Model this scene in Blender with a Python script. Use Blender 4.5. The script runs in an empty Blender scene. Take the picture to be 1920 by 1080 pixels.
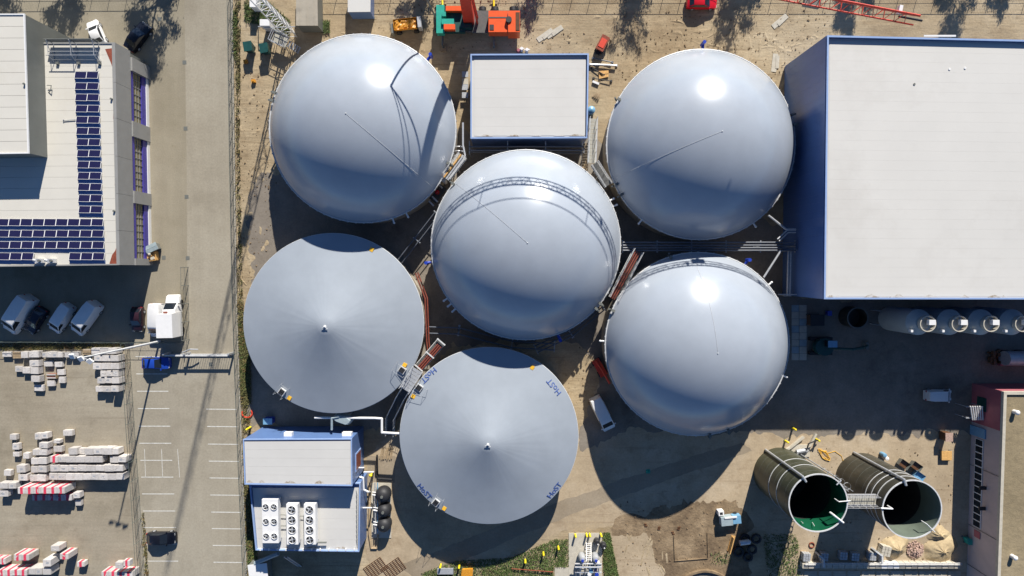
import bpy, bmesh, math, random
from mathutils import Vector, Matrix
random.seed(7)
R = math.radians
scene = bpy.context.scene
COL = scene.collection

# ------------------------------------------------------------------ camera, sky, sun, exposure
CAM_H, FPX, TILT = 82.0, 1050.0, R(-2.18)
cam_d = bpy.data.cameras.new('camera'); cam = bpy.data.objects.new('camera', cam_d); COL.objects.link(cam)
cam.location = (0, 0, CAM_H); cam.rotation_euler = (TILT, 0, 0)
cam_d.sensor_width = 36; cam_d.lens = 36 * FPX / 1920; cam_d.clip_end = 3000
scene.camera = cam
SUN_EL, SUN_AZ = R(28), R(14)
world = bpy.data.worlds.new('World'); scene.world = world; world.use_nodes = True
wn = world.node_tree.nodes; wl = world.node_tree.links
sky = wn.new('ShaderNodeTexSky'); sky.sky_type = 'NISHITA'; sky.sun_disc = False
sky.sun_elevation = SUN_EL; sky.sun_rotation = SUN_AZ; sky.air_density = 0.7; sky.dust_density = 0.0; sky.ozone_density = 6.0
wl.new(sky.outputs[0], wn['Background'].inputs[0]); wn['Background'].inputs[1].default_value = 0.068
sd = bpy.data.lights.new('sun', 'SUN'); sd.energy = 5.0; sd.angle = R(0.53); sd.color = (1.0, 0.955, 0.88)
sun = bpy.data.objects.new('sun', sd); COL.objects.link(sun)
SDIR = Vector((math.sin(SUN_AZ) * math.cos(SUN_EL), math.cos(SUN_AZ) * math.cos(SUN_EL), math.sin(SUN_EL)))
sun.rotation_euler = (-SDIR).to_track_quat('-Z', 'Y').to_euler(); sun.location = SDIR * 300
vs = scene.view_settings; vs.view_transform = 'Standard'; vs.look = 'None'; vs.gamma = 1; vs.use_curve_mapping = False
vs.exposure = 0.75

# ------------------------------------------------------------------ helpers
_c, _s = math.cos(TILT), math.sin(TILT)
def W(px, py, z=0.0):
    """photo pixel + height above ground -> place on that level"""
    dx, dy = (px - 960) / FPX, -(py - 540) / FPX
    y2, z2 = dy * _c + _s, dy * _s - _c
    t = (z - CAM_H) / z2
    return Vector((dx * t, y2 * t, z))
def W2(px, py, z=0.0):
    p = W(px, py, z); return (p.x, p.y)

class MB:
    def __init__(s): s.v = []; s.f = []
    def add(s, vs, fs):
        o = len(s.v); s.v += [tuple(v) for v in vs]; s.f += [tuple(i + o for i in f) for f in fs]; return s
    BF = [(0, 3, 2, 1), (4, 5, 6, 7), (0, 1, 5, 4), (1, 2, 6, 5), (2, 3, 7, 6), (3, 0, 4, 7)]
    def box(s, a, b):
        x0, y0, z0 = a; x1, y1, z1 = b
        if x0 > x1: x0, x1 = x1, x0
        if y0 > y1: y0, y1 = y1, y0
        return s.add([(x0, y0, z0), (x1, y0, z0), (x1, y1, z0), (x0, y1, z0), (x0, y0, z1), (x1, y0, z1), (x1, y1, z1), (x0, y1, z1)], s.BF)
    def obox(s, c, size, rz=0.0, rx=0.0):
        hx, hy, hz = [k / 2 for k in size]
        m = Matrix.Translation(Vector(c)) @ Matrix.Rotation(rz, 4, 'Z') @ Matrix.Rotation(rx, 4, 'X')
        return s.add([m @ Vector(p) for p in ((-hx, -hy, -hz), (hx, -hy, -hz), (hx, hy, -hz), (-hx, hy, -hz), (-hx, -hy, hz), (hx, -hy, hz), (hx, hy, hz), (-hx, hy, hz))], s.BF)
    def prism(s, poly, z0, z1):
        n = len(poly)
        area = sum(poly[i][0] * poly[(i + 1) % n][1] - poly[(i + 1) % n][0] * poly[i][1] for i in range(n))
        if area < 0: poly = poly[::-1]
        v = [(p[0], p[1], z0) for p in poly] + [(p[0], p[1], z1) for p in poly]
        f = [tuple(range(n))[::-1], tuple(range(n, 2 * n))] + [(i, (i + 1) % n, n + (i + 1) % n, n + i) for i in range(n)]
        return s.add(v, f)
    def cyl(s, p0, p1, r0, r1=None, n=10, caps=True):
        p0, p1 = Vector(p0), Vector(p1); r1 = r0 if r1 is None else r1
        d = (p1 - p0); 
        if d.length < 1e-6: return s
        d.normalize(); u = d.orthogonal().normalized(); w = d.cross(u)
        v = []
        for p, r in ((p0, r0), (p1, r1)):
            for i in range(n):
                a = 2 * math.pi * i / n; v.append(p + (u * math.cos(a) + w * math.sin(a)) * r)
        f = [(i, (i + 1) % n, n + (i + 1) % n, n + i) for i in range(n)]
        if caps: f += [tuple(range(n))[::-1], tuple(range(n, 2 * n))]
        return s.add(v, f)
    def tube(s, pts, r, n=6):
        pts = [Vector(p) for p in pts]
        for a, b in zip(pts, pts[1:]): s.cyl(a, b, r, n=n)
        for p in pts[1:-1]: s.ball(p, r, 6, 4)
        return s
    def ball(s, c, r, n=12, m=7, sz=1.0):
        c = Vector(c); v = [c + Vector((0, 0, r * sz))]; f = []
        for j in range(1, m):
            a = math.pi * j / m
            for i in range(n):
                b = 2 * math.pi * i / n; v.append(c + Vector((r * math.sin(a) * math.cos(b), r * math.sin(a) * math.sin(b), r * sz * math.cos(a))))
        v.append(c - Vector((0, 0, r * sz))); e = len(v) - 1
        for i in range(n):
            f.append((0, 1 + i, 1 + (i + 1) % n))
            for j in range(m - 2):
                a, b = 1 + j * n, 1 + (j + 1) * n; f.append((a + i, b + i, b + (i + 1) % n, a + (i + 1) % n))
            a = 1 + (m - 2) * n; f.append((a + i, e, a + (i + 1) % n))
        return s.add(v, f)
    def lathe(s, prof, c, n=48, close=False):
        """prof: (r,z) list from outside/bottom on"""
        v = []; f = []
        for (r, z) in prof:
            for i in range(n):
                a = 2 * math.pi * i / n; v.append((c[0] + r * math.cos(a), c[1] + r * math.sin(a), c[2] + z))
        m = len(prof)
        for j in range(m - 1 + (1 if close else 0)):
            a, b = j * n, ((j + 1) % m) * n
            for i in range(n): f.append((a + i, a + (i + 1) % n, b + (i + 1) % n, b + i))
        return s.add(v, f)
    def disc(s, c, r, n=24):
        return s.add([(c[0] + r * math.cos(2 * math.pi * i / n), c[1] + r * math.sin(2 * math.pi * i / n), c[2]) for i in range(n)], [tuple(range(n))])

ORG = {}
def org(o): return ORG.get(o.name, Vector((0, 0, 0)))
def thing(name, label, cat, loc=(0, 0, 0), group=None, rz=0.0, local=False):
    o = bpy.data.objects.new(name, None); COL.objects.link(o)
    o.empty_display_size = 0.3
    o.location = loc; o.rotation_euler = (0, 0, rz); o['label'] = label; o['category'] = cat
    if group: o['group'] = group
    ORG[o.name] = Vector((0, 0, 0)) if local else Vector(loc)
    return o
def mesh(name, mb, m, off=(0, 0, 0), smooth=False):
    me = bpy.data.meshes.new(name); ox, oy, oz = off
    me.from_pydata([(v[0] - ox, v[1] - oy, v[2] - oz) for v in mb.v], [], mb.f)
    me.materials.append(m)
    if smooth:
        me.polygons.foreach_set('use_smooth', [True] * len(me.polygons))
    me.update(); return me
def autosmooth(me, ang=40):
    me.polygons.foreach_set('use_smooth', [True] * len(me.polygons)); me.set_sharp_from_angle(angle=R(ang))
def part(mb, name, m, parent, smooth=False, label=None, kind=None):
    o = org(parent); me = mesh(name, mb, m, o)
    if smooth: autosmooth(me)
    ob = bpy.data.objects.new(name, me); COL.objects.link(ob); ob.parent = parent; ORG[ob.name] = o
    if label: ob['label'] = label
    if kind: ob['kind'] = kind
    return ob
def solo(mb, name, m, label, cat, group=None, smooth=False, kind=None):
    xs = [v[0] for v in mb.v]; ys = [v[1] for v in mb.v]; zs = [v[2] for v in mb.v]
    o = Vector(((min(xs) + max(xs)) / 2, (min(ys) + max(ys)) / 2, min(zs)))
    me = mesh(name, mb, m, o)
    if smooth: autosmooth(me)
    ob = bpy.data.objects.new(name, me); COL.objects.link(ob); ob.location = o; ORG[ob.name] = o
    if label: ob['label'] = label
    if cat: ob['category'] = cat
    if group: ob['group'] = group
    if kind: ob['kind'] = kind
    return ob
def struct(mb, name, m, parent=None):
    ob = bpy.data.objects.new(name, mesh(name, mb, m)); COL.objects.link(ob)
    if parent: ob.parent = parent
    else: ob['kind'] = 'structure'
    return ob
def copy_tree(o, parent=None):
    c = o.copy(); COL.objects.link(c); c.parent = parent
    for ch in o.children: copy_tree(ch, c)
    return c
ORD = ['first', 'second', 'third', 'fourth', 'fifth', 'sixth', 'seventh', 'eighth', 'ninth', 'tenth', 'eleventh', 'twelfth', 'thirteenth', 'fourteenth', 'fifteenth', 'sixteenth']

# ------------------------------------------------------------------ materials
def M(name, col, rough=0.6, var=0.12, scale=1.5, metal=0.0, bump=0.0, bscale=20, rnd=0.0, spec=0.5, dirt=None, dscale=0.6, dlo=0.5, dhi=0.75):
    m = bpy.data.materials.new(name); m.use_nodes = True
    n, l = m.node_tree.nodes, m.node_tree.links; b = n['Principled BSDF']
    b.inputs['Roughness'].default_value = rough; b.inputs['Metallic'].default_value = metal; b.inputs['Specular IOR Level'].default_value = spec
    geo = n.new('ShaderNodeNewGeometry')
    nz = n.new('ShaderNodeTexNoise'); nz.inputs['Scale'].default_value = scale; nz.inputs['Detail'].default_value = 6; nz.inputs['Roughness'].default_value = 0.6
    l.new(geo.outputs['Position'], nz.inputs['Vector'])
    mr = n.new('ShaderNodeMapRange'); mr.inputs['From Min'].default_value = 0.3; mr.inputs['From Max'].default_value = 0.7
    mr.inputs['To Min'].default_value = 1 - var; mr.inputs['To Max'].default_value = 1 + var
    l.new(nz.outputs['Fac'], mr.inputs['Value'])
    val = mr.outputs['Result']
    if rnd:
        oi = n.new('ShaderNodeObjectInfo'); m2 = n.new('ShaderNodeMapRange'); m2.inputs['To Min'].default_value = 1 - rnd; m2.inputs['To Max'].default_value = 1 + rnd
        l.new(oi.outputs['Random'], m2.inputs['Value']); mm = n.new('ShaderNodeMath'); mm.operation = 'MULTIPLY'
        l.new(val, mm.inputs[0]); l.new(m2.outputs['Result'], mm.inputs[1]); val = mm.outputs[0]
    mix = n.new('ShaderNodeVectorMath'); mix.operation = 'SCALE'; mix.inputs[0].default_value = col[:3]
    l.new(val, mix.inputs['Scale']); out = mix.outputs[0]
    if dirt:
        nd = n.new('ShaderNodeTexNoise'); nd.inputs['Scale'].default_value = dscale; nd.inputs['Detail'].default_value = 8; nd.inputs['Roughness'].default_value = 0.7
        l.new(geo.outputs['Position'], nd.inputs['Vector'])
        md = n.new('ShaderNodeMapRange'); md.inputs['From Min'].default_value = dlo; md.inputs['From Max'].default_value = dhi
        l.new(nd.outputs['Fac'], md.inputs['Value'])
        mx = n.new('ShaderNodeMix'); mx.data_type = 'RGBA'; l.new(md.outputs['Result'], mx.inputs[0]); l.new(out, mx.inputs[6]); mx.inputs[7].default_value = (*dirt, 1); out = mx.outputs[2]
    l.new(out, b.inputs['Base Color'])
    if bump:
        nb = n.new('ShaderNodeTexNoise'); nb.inputs['Scale'].default_value = bscale; nb.inputs['Detail'].default_value = 5
        l.new(geo.outputs['Position'], nb.inputs['Vector']); bp = n.new('ShaderNodeBump'); bp.inputs['Strength'].default_value = bump; bp.inputs['Distance'].default_value = 0.068
        l.new(nb.outputs['Fac'], bp.inputs['Height']); l.new(bp.outputs[0], b.inputs['Normal'])
    return m
def ground_mat(name, cols, sx=1.0, sy=1.0, big=0.05, mid=0.35, fine=3.5, bump=0.35, rough=0.9, patch=None, plo=0.56, phi=0.68, pscale=0.09, seed=0.0, streak=0.12, clump=None):
    """layered earth / paving: large patches, medium mottling, grain, stretched wheel streaks, darker stains"""
    m = bpy.data.materials.new(name); m.use_nodes = True
    n, l = m.node_tree.nodes, m.node_tree.links; b = n['Principled BSDF']; b.inputs['Roughness'].default_value = rough; b.inputs['Specular IOR Level'].default_value = 0.25
    geo = n.new('ShaderNodeNewGeometry'); mp = n.new('ShaderNodeMapping'); mp.inputs['Location'].default_value = (seed, seed * 1.7, 0)
    l.new(geo.outputs['Position'], mp.inputs['Vector'])
    def noise(scale, det=8, ro=0.65, stretch=None):
        nz = n.new('ShaderNodeTexNoise'); nz.inputs['Scale'].default_value = scale; nz.inputs['Detail'].default_value = det; nz.inputs['Roughness'].default_value = ro
        if stretch:
            m2 = n.new('ShaderNodeMapping'); m2.inputs['Scale'].default_value = stretch; l.new(mp.outputs[0], m2.inputs['Vector']); l.new(m2.outputs[0], nz.inputs['Vector'])
        else: l.new(mp.outputs[0], nz.inputs['Vector'])
        return nz.outputs['Fac']
    def rng(src, a, bb, c, d):
        r = n.new('ShaderNodeMapRange'); 
        for k, v in zip(('From Min', 'From Max', 'To Min', 'To Max'), (a, bb, c, d)): r.inputs[k].default_value = v
        l.new(src, r.inputs['Value']); return r.outputs['Result']
    ramp = n.new('ShaderNodeValToRGB'); e = ramp.color_ramp.elements
    e[0].position = 0.32; e[0].color = (*cols[0], 1); e[1].position = 0.68; e[1].color = (*cols[2], 1)
    k = e.new(0.5); k.color = (*cols[1], 1)
    ad = n.new('ShaderNodeMath'); ad.operation = 'ADD'; l.new(noise(big, 5), ad.inputs[0]); l.new(rng(noise(mid), 0, 1, -0.22, 0.22), ad.inputs[1]); l.new(ad.outputs[0], ramp.inputs[0])
    out = ramp.outputs[0]
    def scale(col, f):
        s = n.new('ShaderNodeVectorMath'); s.operation = 'SCALE'; l.new(col, s.inputs[0]); l.new(f, s.inputs['Scale']); return s.outputs[0]
    out = scale(out, rng(noise(fine, 6, 0.7), 0.25, 0.75, 0.84, 1.16))
    out = scale(out, rng(noise(1.0, 6, 0.7, (sx, sy, 1)), 0.3, 0.7, 1 - streak, 1 + streak))
    if clump:
        cx = n.new('ShaderNodeMix'); cx.data_type = 'RGBA'; l.new(rng(noise(.45, 10, .75), .54, .66, 0, .55), cx.inputs[0]); l.new(out, cx.inputs[6]); cx.inputs[7].default_value = (*clump, 1); out = cx.outputs[2]
        c2 = n.new('ShaderNodeMix'); c2.data_type = 'RGBA'; l.new(rng(noise(1.0, 8, .7, (.07, 1.6, 1)), .57, .64, 0, .5), c2.inputs[0]); l.new(out, c2.inputs[6]); c2.inputs[7].default_value = (*clump, 1); out = c2.outputs[2]
    if patch:
        mx = n.new('ShaderNodeMix'); mx.data_type = 'RGBA'; l.new(rng(noise(pscale, 9, 0.7), plo, phi, 0, 0.8), mx.inputs[0]); l.new(out, mx.inputs[6]); mx.inputs[7].default_value = (*patch, 1); out = mx.outputs[2]
    l.new(out, b.inputs['Base Color'])
    if bump:
        bp = n.new('ShaderNodeBump'); bp.inputs['Strength'].default_value = bump; bp.inputs['Distance'].default_value = 0.12
        a2 = n.new('ShaderNodeMath'); a2.operation = 'ADD'; l.new(noise(1.2, 8, 0.7), a2.inputs[0]); l.new(noise(1.0, 6, 0.7, (sx, sy, 1)), a2.inputs[1])
        l.new(a2.outputs[0], bp.inputs['Height']); l.new(bp.outputs[0], b.inputs['Normal'])
    return m
mt = {}
mt['dirt'] = ground_mat('sandy_earth', [(.27, .2, .12), (.36, .28, .175), (.43, .35, .235)], 0.12, 0.9, bump=0.6, patch=(.19, .135, .08), plo=.58, phi=.72, streak=.16, clump=(.2, .14, .08))
mt['road'] = ground_mat('weathered_asphalt', [(.275, .242, .184), (.315, .28, .215), (.345, .31, .242)], 0.6, 0.03, bump=0.1, patch=(.2, .172, .125), plo=.54, phi=.75, seed=31, streak=.05)
mt['yard'] = ground_mat('yard_asphalt', [(.25, .215, .155), (.295, .255, .19), (.33, .29, .22)], 0.05, 0.7, bump=0.12, patch=(.17, .14, .095), plo=.55, phi=.72, seed=77, streak=.1, clump=(.215, .18, .13))
mt['paver'] = ground_mat('brick_paving', [(.235, .205, .145), (.275, .24, .175), (.305, .27, .2)], 0.5, 0.06, fine=6, bump=0.15, patch=(.19, .16, .1), seed=12, streak=.07)
mt['conc'] = ground_mat('dusty_concrete', [(.32, .25, .165), (.40, .315, .21), (.45, .37, .265)], 0.3, 0.3, bump=0.15, patch=(.22, .16, .10), plo=.56, phi=.72, seed=5, streak=.08, clump=(.25, .18, .11))
mt['lane'] = ground_mat('concrete_lane', [(.24, .19, .13), (.285, .232, .165), (.32, .267, .195)], 0.3, 0.3, bump=0.1, seed=9, streak=.06)
mt['soil'] = ground_mat('dug_soil', [(.13, .09, .055), (.21, .15, .09), (.30, .22, .135)], 0.8, 0.8, big=0.25, mid=0.9, bump=0.9, seed=19)
mt['sand'] = ground_mat('pile_sand', [(.34, .26, .15), (.40, .31, .185), (.45, .36, .22)], 0.8, 0.8, big=.3, bump=0.4, seed=23)
mt['shade'] = ground_mat('shade_toned_ground', [(.17, .145, .115), (.215, .185, .15), (.26, .23, .19)], 0.4, 0.3, bump=0.2, patch=(.1, .08, .06), seed=45)  # ground colour darkened to carry the shade by warehouse and tanks
mt['grav'] = ground_mat('roof_gravel', [(.22, .175, .105), (.27, .215, .13), (.31, .25, .16)], 0.8, 0.8, fine=9, bump=0.6, seed=61)
mt['line'] = M('road_paint', (.62, .61, .56), .7, .25, 3)
mt['dome'] = M('dome_membrane', (.325, .355, .395), .225, .045, .35, spec=.6)
mt['cone'] = M('cone_membrane', (.285, .315, .35), .42, .05, .35, spec=.4)
mt['rim'] = M('rim_steel', (.55, .55, .54), .45, .15, 3)
mt['tconc'] = M('tank_concrete', (.42, .37, .29), .8, .15, 1, bump=.2)
mt['white'] = M('white_sheet', (.545, .53, .495), .55, .035, .25, dirt=(.5, .46, .4), dscale=.12, dlo=.6, dhi=.8)
mt['wroof'] = M('white_roof_membrane', (.575, .555, .51), .6, .03, .15, dirt=(.50, .475, .43), dscale=.08, dlo=.52, dhi=.8)
mt['cream'] = M('cream_roof_sheet', (.59, .56, .49), .55, .03, .3, dirt=(.52, .48, .4), dscale=.15, dlo=.55, dhi=.8)
mt['wht'] = M('white_paint', (.72, .71, .69), .35, .04, 2)
mt['galv'] = M('galvanised_steel', (.42, .43, .44), .45, .15, 4, metal=.3)
mt['steel'] = M('bright_steel', (.66, .66, .66), .3, .1, 4, metal=.5)
mt['blue'] = M('blue_cladding', (.10, .17, .34), .35, .06, .6)
mt['blued'] = M('dark_blue_cladding', (.07, .13, .30), .28, .08, .4)
mt['trim'] = M('pale_blue_trim', (.25, .35, .56), .45, .06, 2)
mt['bluep'] = M('blue_paint', (.02, .05, .36), .35, .1, 3)
mt['indigo'] = M('indigo_frame', (.06, .05, .28), .4, .1, 2)
mt['grey'] = M('grey_fascia', (.26, .255, .24), .55, .06, .8)
mt['dgrey'] = M('dark_grey_wall', (.14, .145, .13), .5, .08, .6)
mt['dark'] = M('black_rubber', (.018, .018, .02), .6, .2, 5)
mt['glass'] = M('dark_glass', (.012, .016, .022), .08, .1, 2, spec=.8)
mt['pv'] = M('solar_cells', (.014, .013, .048), .18, .1, 2, spec=.6)
mt['rust'] = M('rusty_red', (.22, .05, .025), .85, .35, 4)
mt['red'] = M('crane_red', (.62, .055, .025), .4, .12, 2)
mt['orange'] = M('crane_orange', (.75, .10, .02), .35, .08, 2)
mt['teal'] = M('machine_teal', (.02, .32, .24), .4, .12, 2)
mt['dteal'] = M('dark_teal', (.006, .055, .05), .45, .2, 2)
mt['amber'] = M('amber_paint', (.55, .24, .02), .5, .3, 5)
mt['yellow'] = M('signal_yellow', (.78, .62, .02), .4, .08, 3)
mt['hatchy'] = M('orange_marker', (.75, .42, .03), .5, .1, 3)
mt['carred'] = M('red_car_paint', (.55, .01, .02), .25, .05, 2)
mt['carblue'] = M('blue_car_paint', (.014, .055, .34), .22, .05, 2)
mt['carblack'] = M('black_car_paint', (.008, .009, .014), .2, .1, 2)
mt['carnavy'] = M('navy_car_paint', (.012, .014, .03), .25, .1, 2)
mt['carmaroon'] = M('maroon_car_paint', (.03, .012, .018), .25, .1, 2)
mt['light'] = M('lamp_lens', (.75, .75, .72), .15, .02, 2)
mt['rlight'] = M('red_lamp_lens', (.4, .01, .01), .2, .02, 2)
mt['pack'] = M('pack_film', (.50, .47, .44), .5, .12, 4, rnd=.12, bump=.25, bscale=6, dirt=(.36, .33, .29), dscale=1.6, dlo=.52, dhi=.72)
mt['packr'] = M('red_film', (.60, .05, .09), .5, .15, 5)
mt['wood'] = M('weathered_wood', (.33, .24, .14), .8, .25, 5, rnd=.15)
mt['owood'] = M('orange_wood', (.58, .33, .11), .75, .2, 4)
mt['brown'] = M('brown_pipe', (.2, .05, .03), .5, .2, 4)
mt['gtank'] = M('green_tank_outside', (.042, .046, .028), .42, .2, .7, dirt=(.075, .068, .05), dscale=.35, dlo=.5, dhi=.75)
mt['gtankd'] = M('dark_tank_outside', (.04, .038, .028), .42, .2, .7, dirt=(.07, .06, .046), dscale=.35, dlo=.5, dhi=.75)
mt['gin'] = M('green_tank_lining', (.005, .075, .036), .4, .12, .8)
mt['pin'] = M('pale_tank_lining', (.125, .15, .12), .45, .12, .8)
mt['silo'] = M('silo_white', (.36, .38, .36), .4, .08, 1)
mt['pinkw'] = M('pink_wall', (.34, .10, .12), .6, .1, 1)
mt['mauve'] = M('mauve_cladding', (.46, .38, .37), .6, .08, .7)
mt['beige'] = M('beige_container_roof', (.34, .30, .235), .6, .1, .8, dirt=(.2, .18, .15), dscale=.5, dlo=.5, dhi=.75)
mt['bark'] = M('bark', (.09, .07, .05), .9, .3, 6)
mt['leaf'] = M('leaves', (.07, .10, .03), .6, .35, 3)
mt['grass'] = M('grass', (.075, .115, .025), .7, .4, 2, dirt=(.17, .14, .06), dscale=1.2, dlo=.5, dhi=.7)
mt['weed'] = M('dry_weeds', (.13, .12, .04), .8, .4, 2, dirt=(.16, .085, .03), dscale=1.0, dlo=.5, dhi=.65)
mt['stone'] = M('rubble', (.35, .24, .19), .85, .3, 5, rnd=.2)
mt['curb'] = M('kerb_concrete', (.46, .42, .34), .8, .12, 2)
mt['sky2'] = M('pale_blue_plastic', (.16, .33, .48), .4, .1, 3)
mt['tarp'] = M('dusty_tarp', (.28, .34, .36), .5, .15, 2)
mt['logo'] = M('logo_blue', (.07, .12, .33), .5, .05, 3)
mt['wire'] = M('fence_wire', (.09, .11, .095), .6, .1, 5)
mt['pane'] = M('dusty_glazing', (.20, .175, .10), .25, .2, 3)
mt['gold'] = M('tinted_brown', (.12, .06, .03), .3, .2, 3)
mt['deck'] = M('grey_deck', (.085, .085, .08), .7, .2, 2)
mt['grate'] = M('walkway_grating', (.36, .34, .28), .6, .15, 6)
mt['ppipe'] = M('dark_pipe', (.10, .11, .13), .4, .15, 4)
mt['gdirt'] = M('gutter_dirt', (.52, .49, .44), .8, .1, 1, dirt=(.26, .2, .13), dscale=1.1, dlo=.48, dhi=.62)
# ------------------------------------------------------------------ the ground
from mathutils.geometry import tessellate_polygon
def sheet(name, pts, z, m, parent=None, rag=0.0):
    P = [Vector(W2(x, y)) for x, y in pts]
    if rag:  # uneven, crumbling edge
        rg = random.Random(len(name)); Q = []
        for a, b in zip(P, P[1:] + P[:1]):
            k = max(1, int((b - a).length / .45)); n = Vector((-(b - a).y, (b - a).x)).normalized(); w = 0
            for i in range(k):
                w = w * .8 + rg.gauss(0, rag * .5); Q.append(a.lerp(b, i / k) + n * (w if i else 0))
        P = Q
    fs = []
    for t3 in tessellate_polygon([[Vector((p.x, p.y, 0)) for p in P]]):
        a, b, c = [P[i] for i in t3]; cr = (b - a).x * (c - a).y - (b - a).y * (c - a).x
        fs.append(tuple(t3) if cr > 0 else tuple(t3)[::-1])
    mb = MB(); mb.add([(p.x, p.y, z) for p in P], fs)
    return struct(mb, name, m, parent)
mb = MB()
NG = 60
mb.add([(-300 + 10 * i, -300 + 10 * j, 0) for j in range(NG + 1) for i in range(NG + 1)],
       [(j * (NG + 1) + i, j * (NG + 1) + i + 1, (j + 1) * (NG + 1) + i + 1, (j + 1) * (NG + 1) + i) for j in range(NG) for i in range(NG)])
struct(mb, 'ground', mt['dirt'])
road = sheet('road', [(343, -200), (433, -200), (437, 270), (441, 540), (446, 700), (452, 860), (462, 1080), (468, 1250), (272, 1250), (266, 1080), (255, 900), (243, 640), (352, 640), (350, 300)], 0.010, mt['road'])
sheet('brick_pavement', [(-400, -200), (343, -200), (350, 300), (352, 640), (-400, 640)], 0.006, mt['paver'])
yardg = sheet('storage_yard', [(-400, 640), (243, 640), (255, 900), (266, 1080), (272, 1250), (-400, 1250)], 0.006, mt['yard'])
sheet('site_yard', [(1090, 830), (1120, 700), (1190, 560), (1480, 560), (1930, 560), (2300, 560), (2300, 1250), (1500, 1250), (1440, 1000), (1150, 985), (1010, 1010), (860, 1090), (690, 1090), (690, 850), (745, 800), (1000, 700)], 0.006, mt['conc'], rag=.4)
sheet('shaded_yard', [(1395, 560), (2300, 560), (2300, 812), (1500, 815), (1380, 812), (1180, 800), (1120, 840), (1085, 830), (1120, 700)], 0.010, mt['shade'], rag=.5)  # darker sheet following the warehouse shadow, its shade put into the colour
sheet('concrete_lane', [(745, 1060), (830, 1030), (960, 975), (1150, 905), (1290, 860), (1390, 830), (1410, 845), (1180, 925), (985, 1000), (880, 1045), (780, 1085)], 0.014, mt['lane'], rag=.12)
sheet('tank_base', [(470, 340), (830, 250), (1120, 260), (1500, 440), (1500, 560), (1180, 600), (1130, 690), (1060, 640), (850, 640), (740, 800), (470, 800)], 0.008, mt['shade'], rag=.6)  # ground between the tanks, shade painted into its tone
# painted bays of the car park (each line is a mesh of its own under the road)
def pline(x0, y0, x1, y1, w=0.11):
    a, b = Vector(W(x0, y0)), Vector(W(x1, y1)); d = (b - a); L = d.length; d.normalize(); nrm = Vector((-d.y, d.x, 0)) * w / 2
    mb = MB(); mb.add([(*(p).xy, 0.0145) for p in (a - nrm, b - nrm, b + nrm, a + nrm)], [(0, 1, 2, 3)])
    struct(mb, 'parking_line', mt['line'], road)
for i, y in enumerate([668.5, 701, 733.5, 766, 799, 831, 863, 894.5, 926, 958, 989, 1020, 1052, 1084]):
    s = i * 1.55
    pline(254 + s, y, 312 + s + i * .3, y)
for i, y in enumerate([767, 799.5, 832.5, 864.5, 896, 928, 960, 991, 1022.5, 1054, 1086]):
    pline(387 + i * 1.5, y, 444 + i * 1.3, y + .6)
for x0, x1 in ((271, 273), (303, 305), (333, 337)):
    pline(x0, 842, x1, 895, .06)
# kerb blocks along the road
def kerb(name, pts, w, h, m=None):
    P = [W(*p) for p in pts]
    for a, b in zip(P, P[1:]):
        d = (b - a); L = d.length; k = max(1, int(L / 2.4)); d.normalize(); nr = Vector((-d.y, d.x, 0)) * w / 2
        for i in range(k):
            p, q = a + d * (L * i / k + .01), a + d * (L * (i + 1) / k - .01)
            mb = MB(); mb.prism([(p + nr).xy, (q + nr).xy, (q - nr).xy, (p - nr).xy], 0.0, h); struct(mb, name, m or mt['curb'], road)
kerb('kerb_stone', [(435, -40), (439, 270), (443, 540), (448, 700), (454, 860), (463, 1100)], .16, .11)
# drain covers
for x, y in ((346, 117), (348, 241), (350, 369), (352, 484), (307, 483), (395, 683), (299, 36)):
    c = W(x, y); mb = MB(); mb.box((c.x - .28, c.y - .28, .0), (c.x + .28, c.y + .28, .022)); struct(mb, 'drain_cover', mt['dgrey'], road)
# dug pit, wet soil and grass-free patches at the bottom
sheet('dug_soil', [(1150, 985), (1215, 965), (1290, 945), (1365, 940), (1400, 960), (1405, 1080), (1400, 1200), (1190, 1200), (1160, 1080)], 0.012, mt['soil'], rag=.6)
sheet('bare_earth', [(1143, 1002), (1212, 1000), (1222, 1025), (1245, 1080), (1250, 1160), (1165, 1160)], 0.018, mt['conc'], rag=.35)
sheet('sandy_floor', [(1500, 905), (1440, 1000), (1440, 1200), (1800, 1200), (1800, 830), (1600, 830)], 0.009, mt['conc'])

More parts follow.
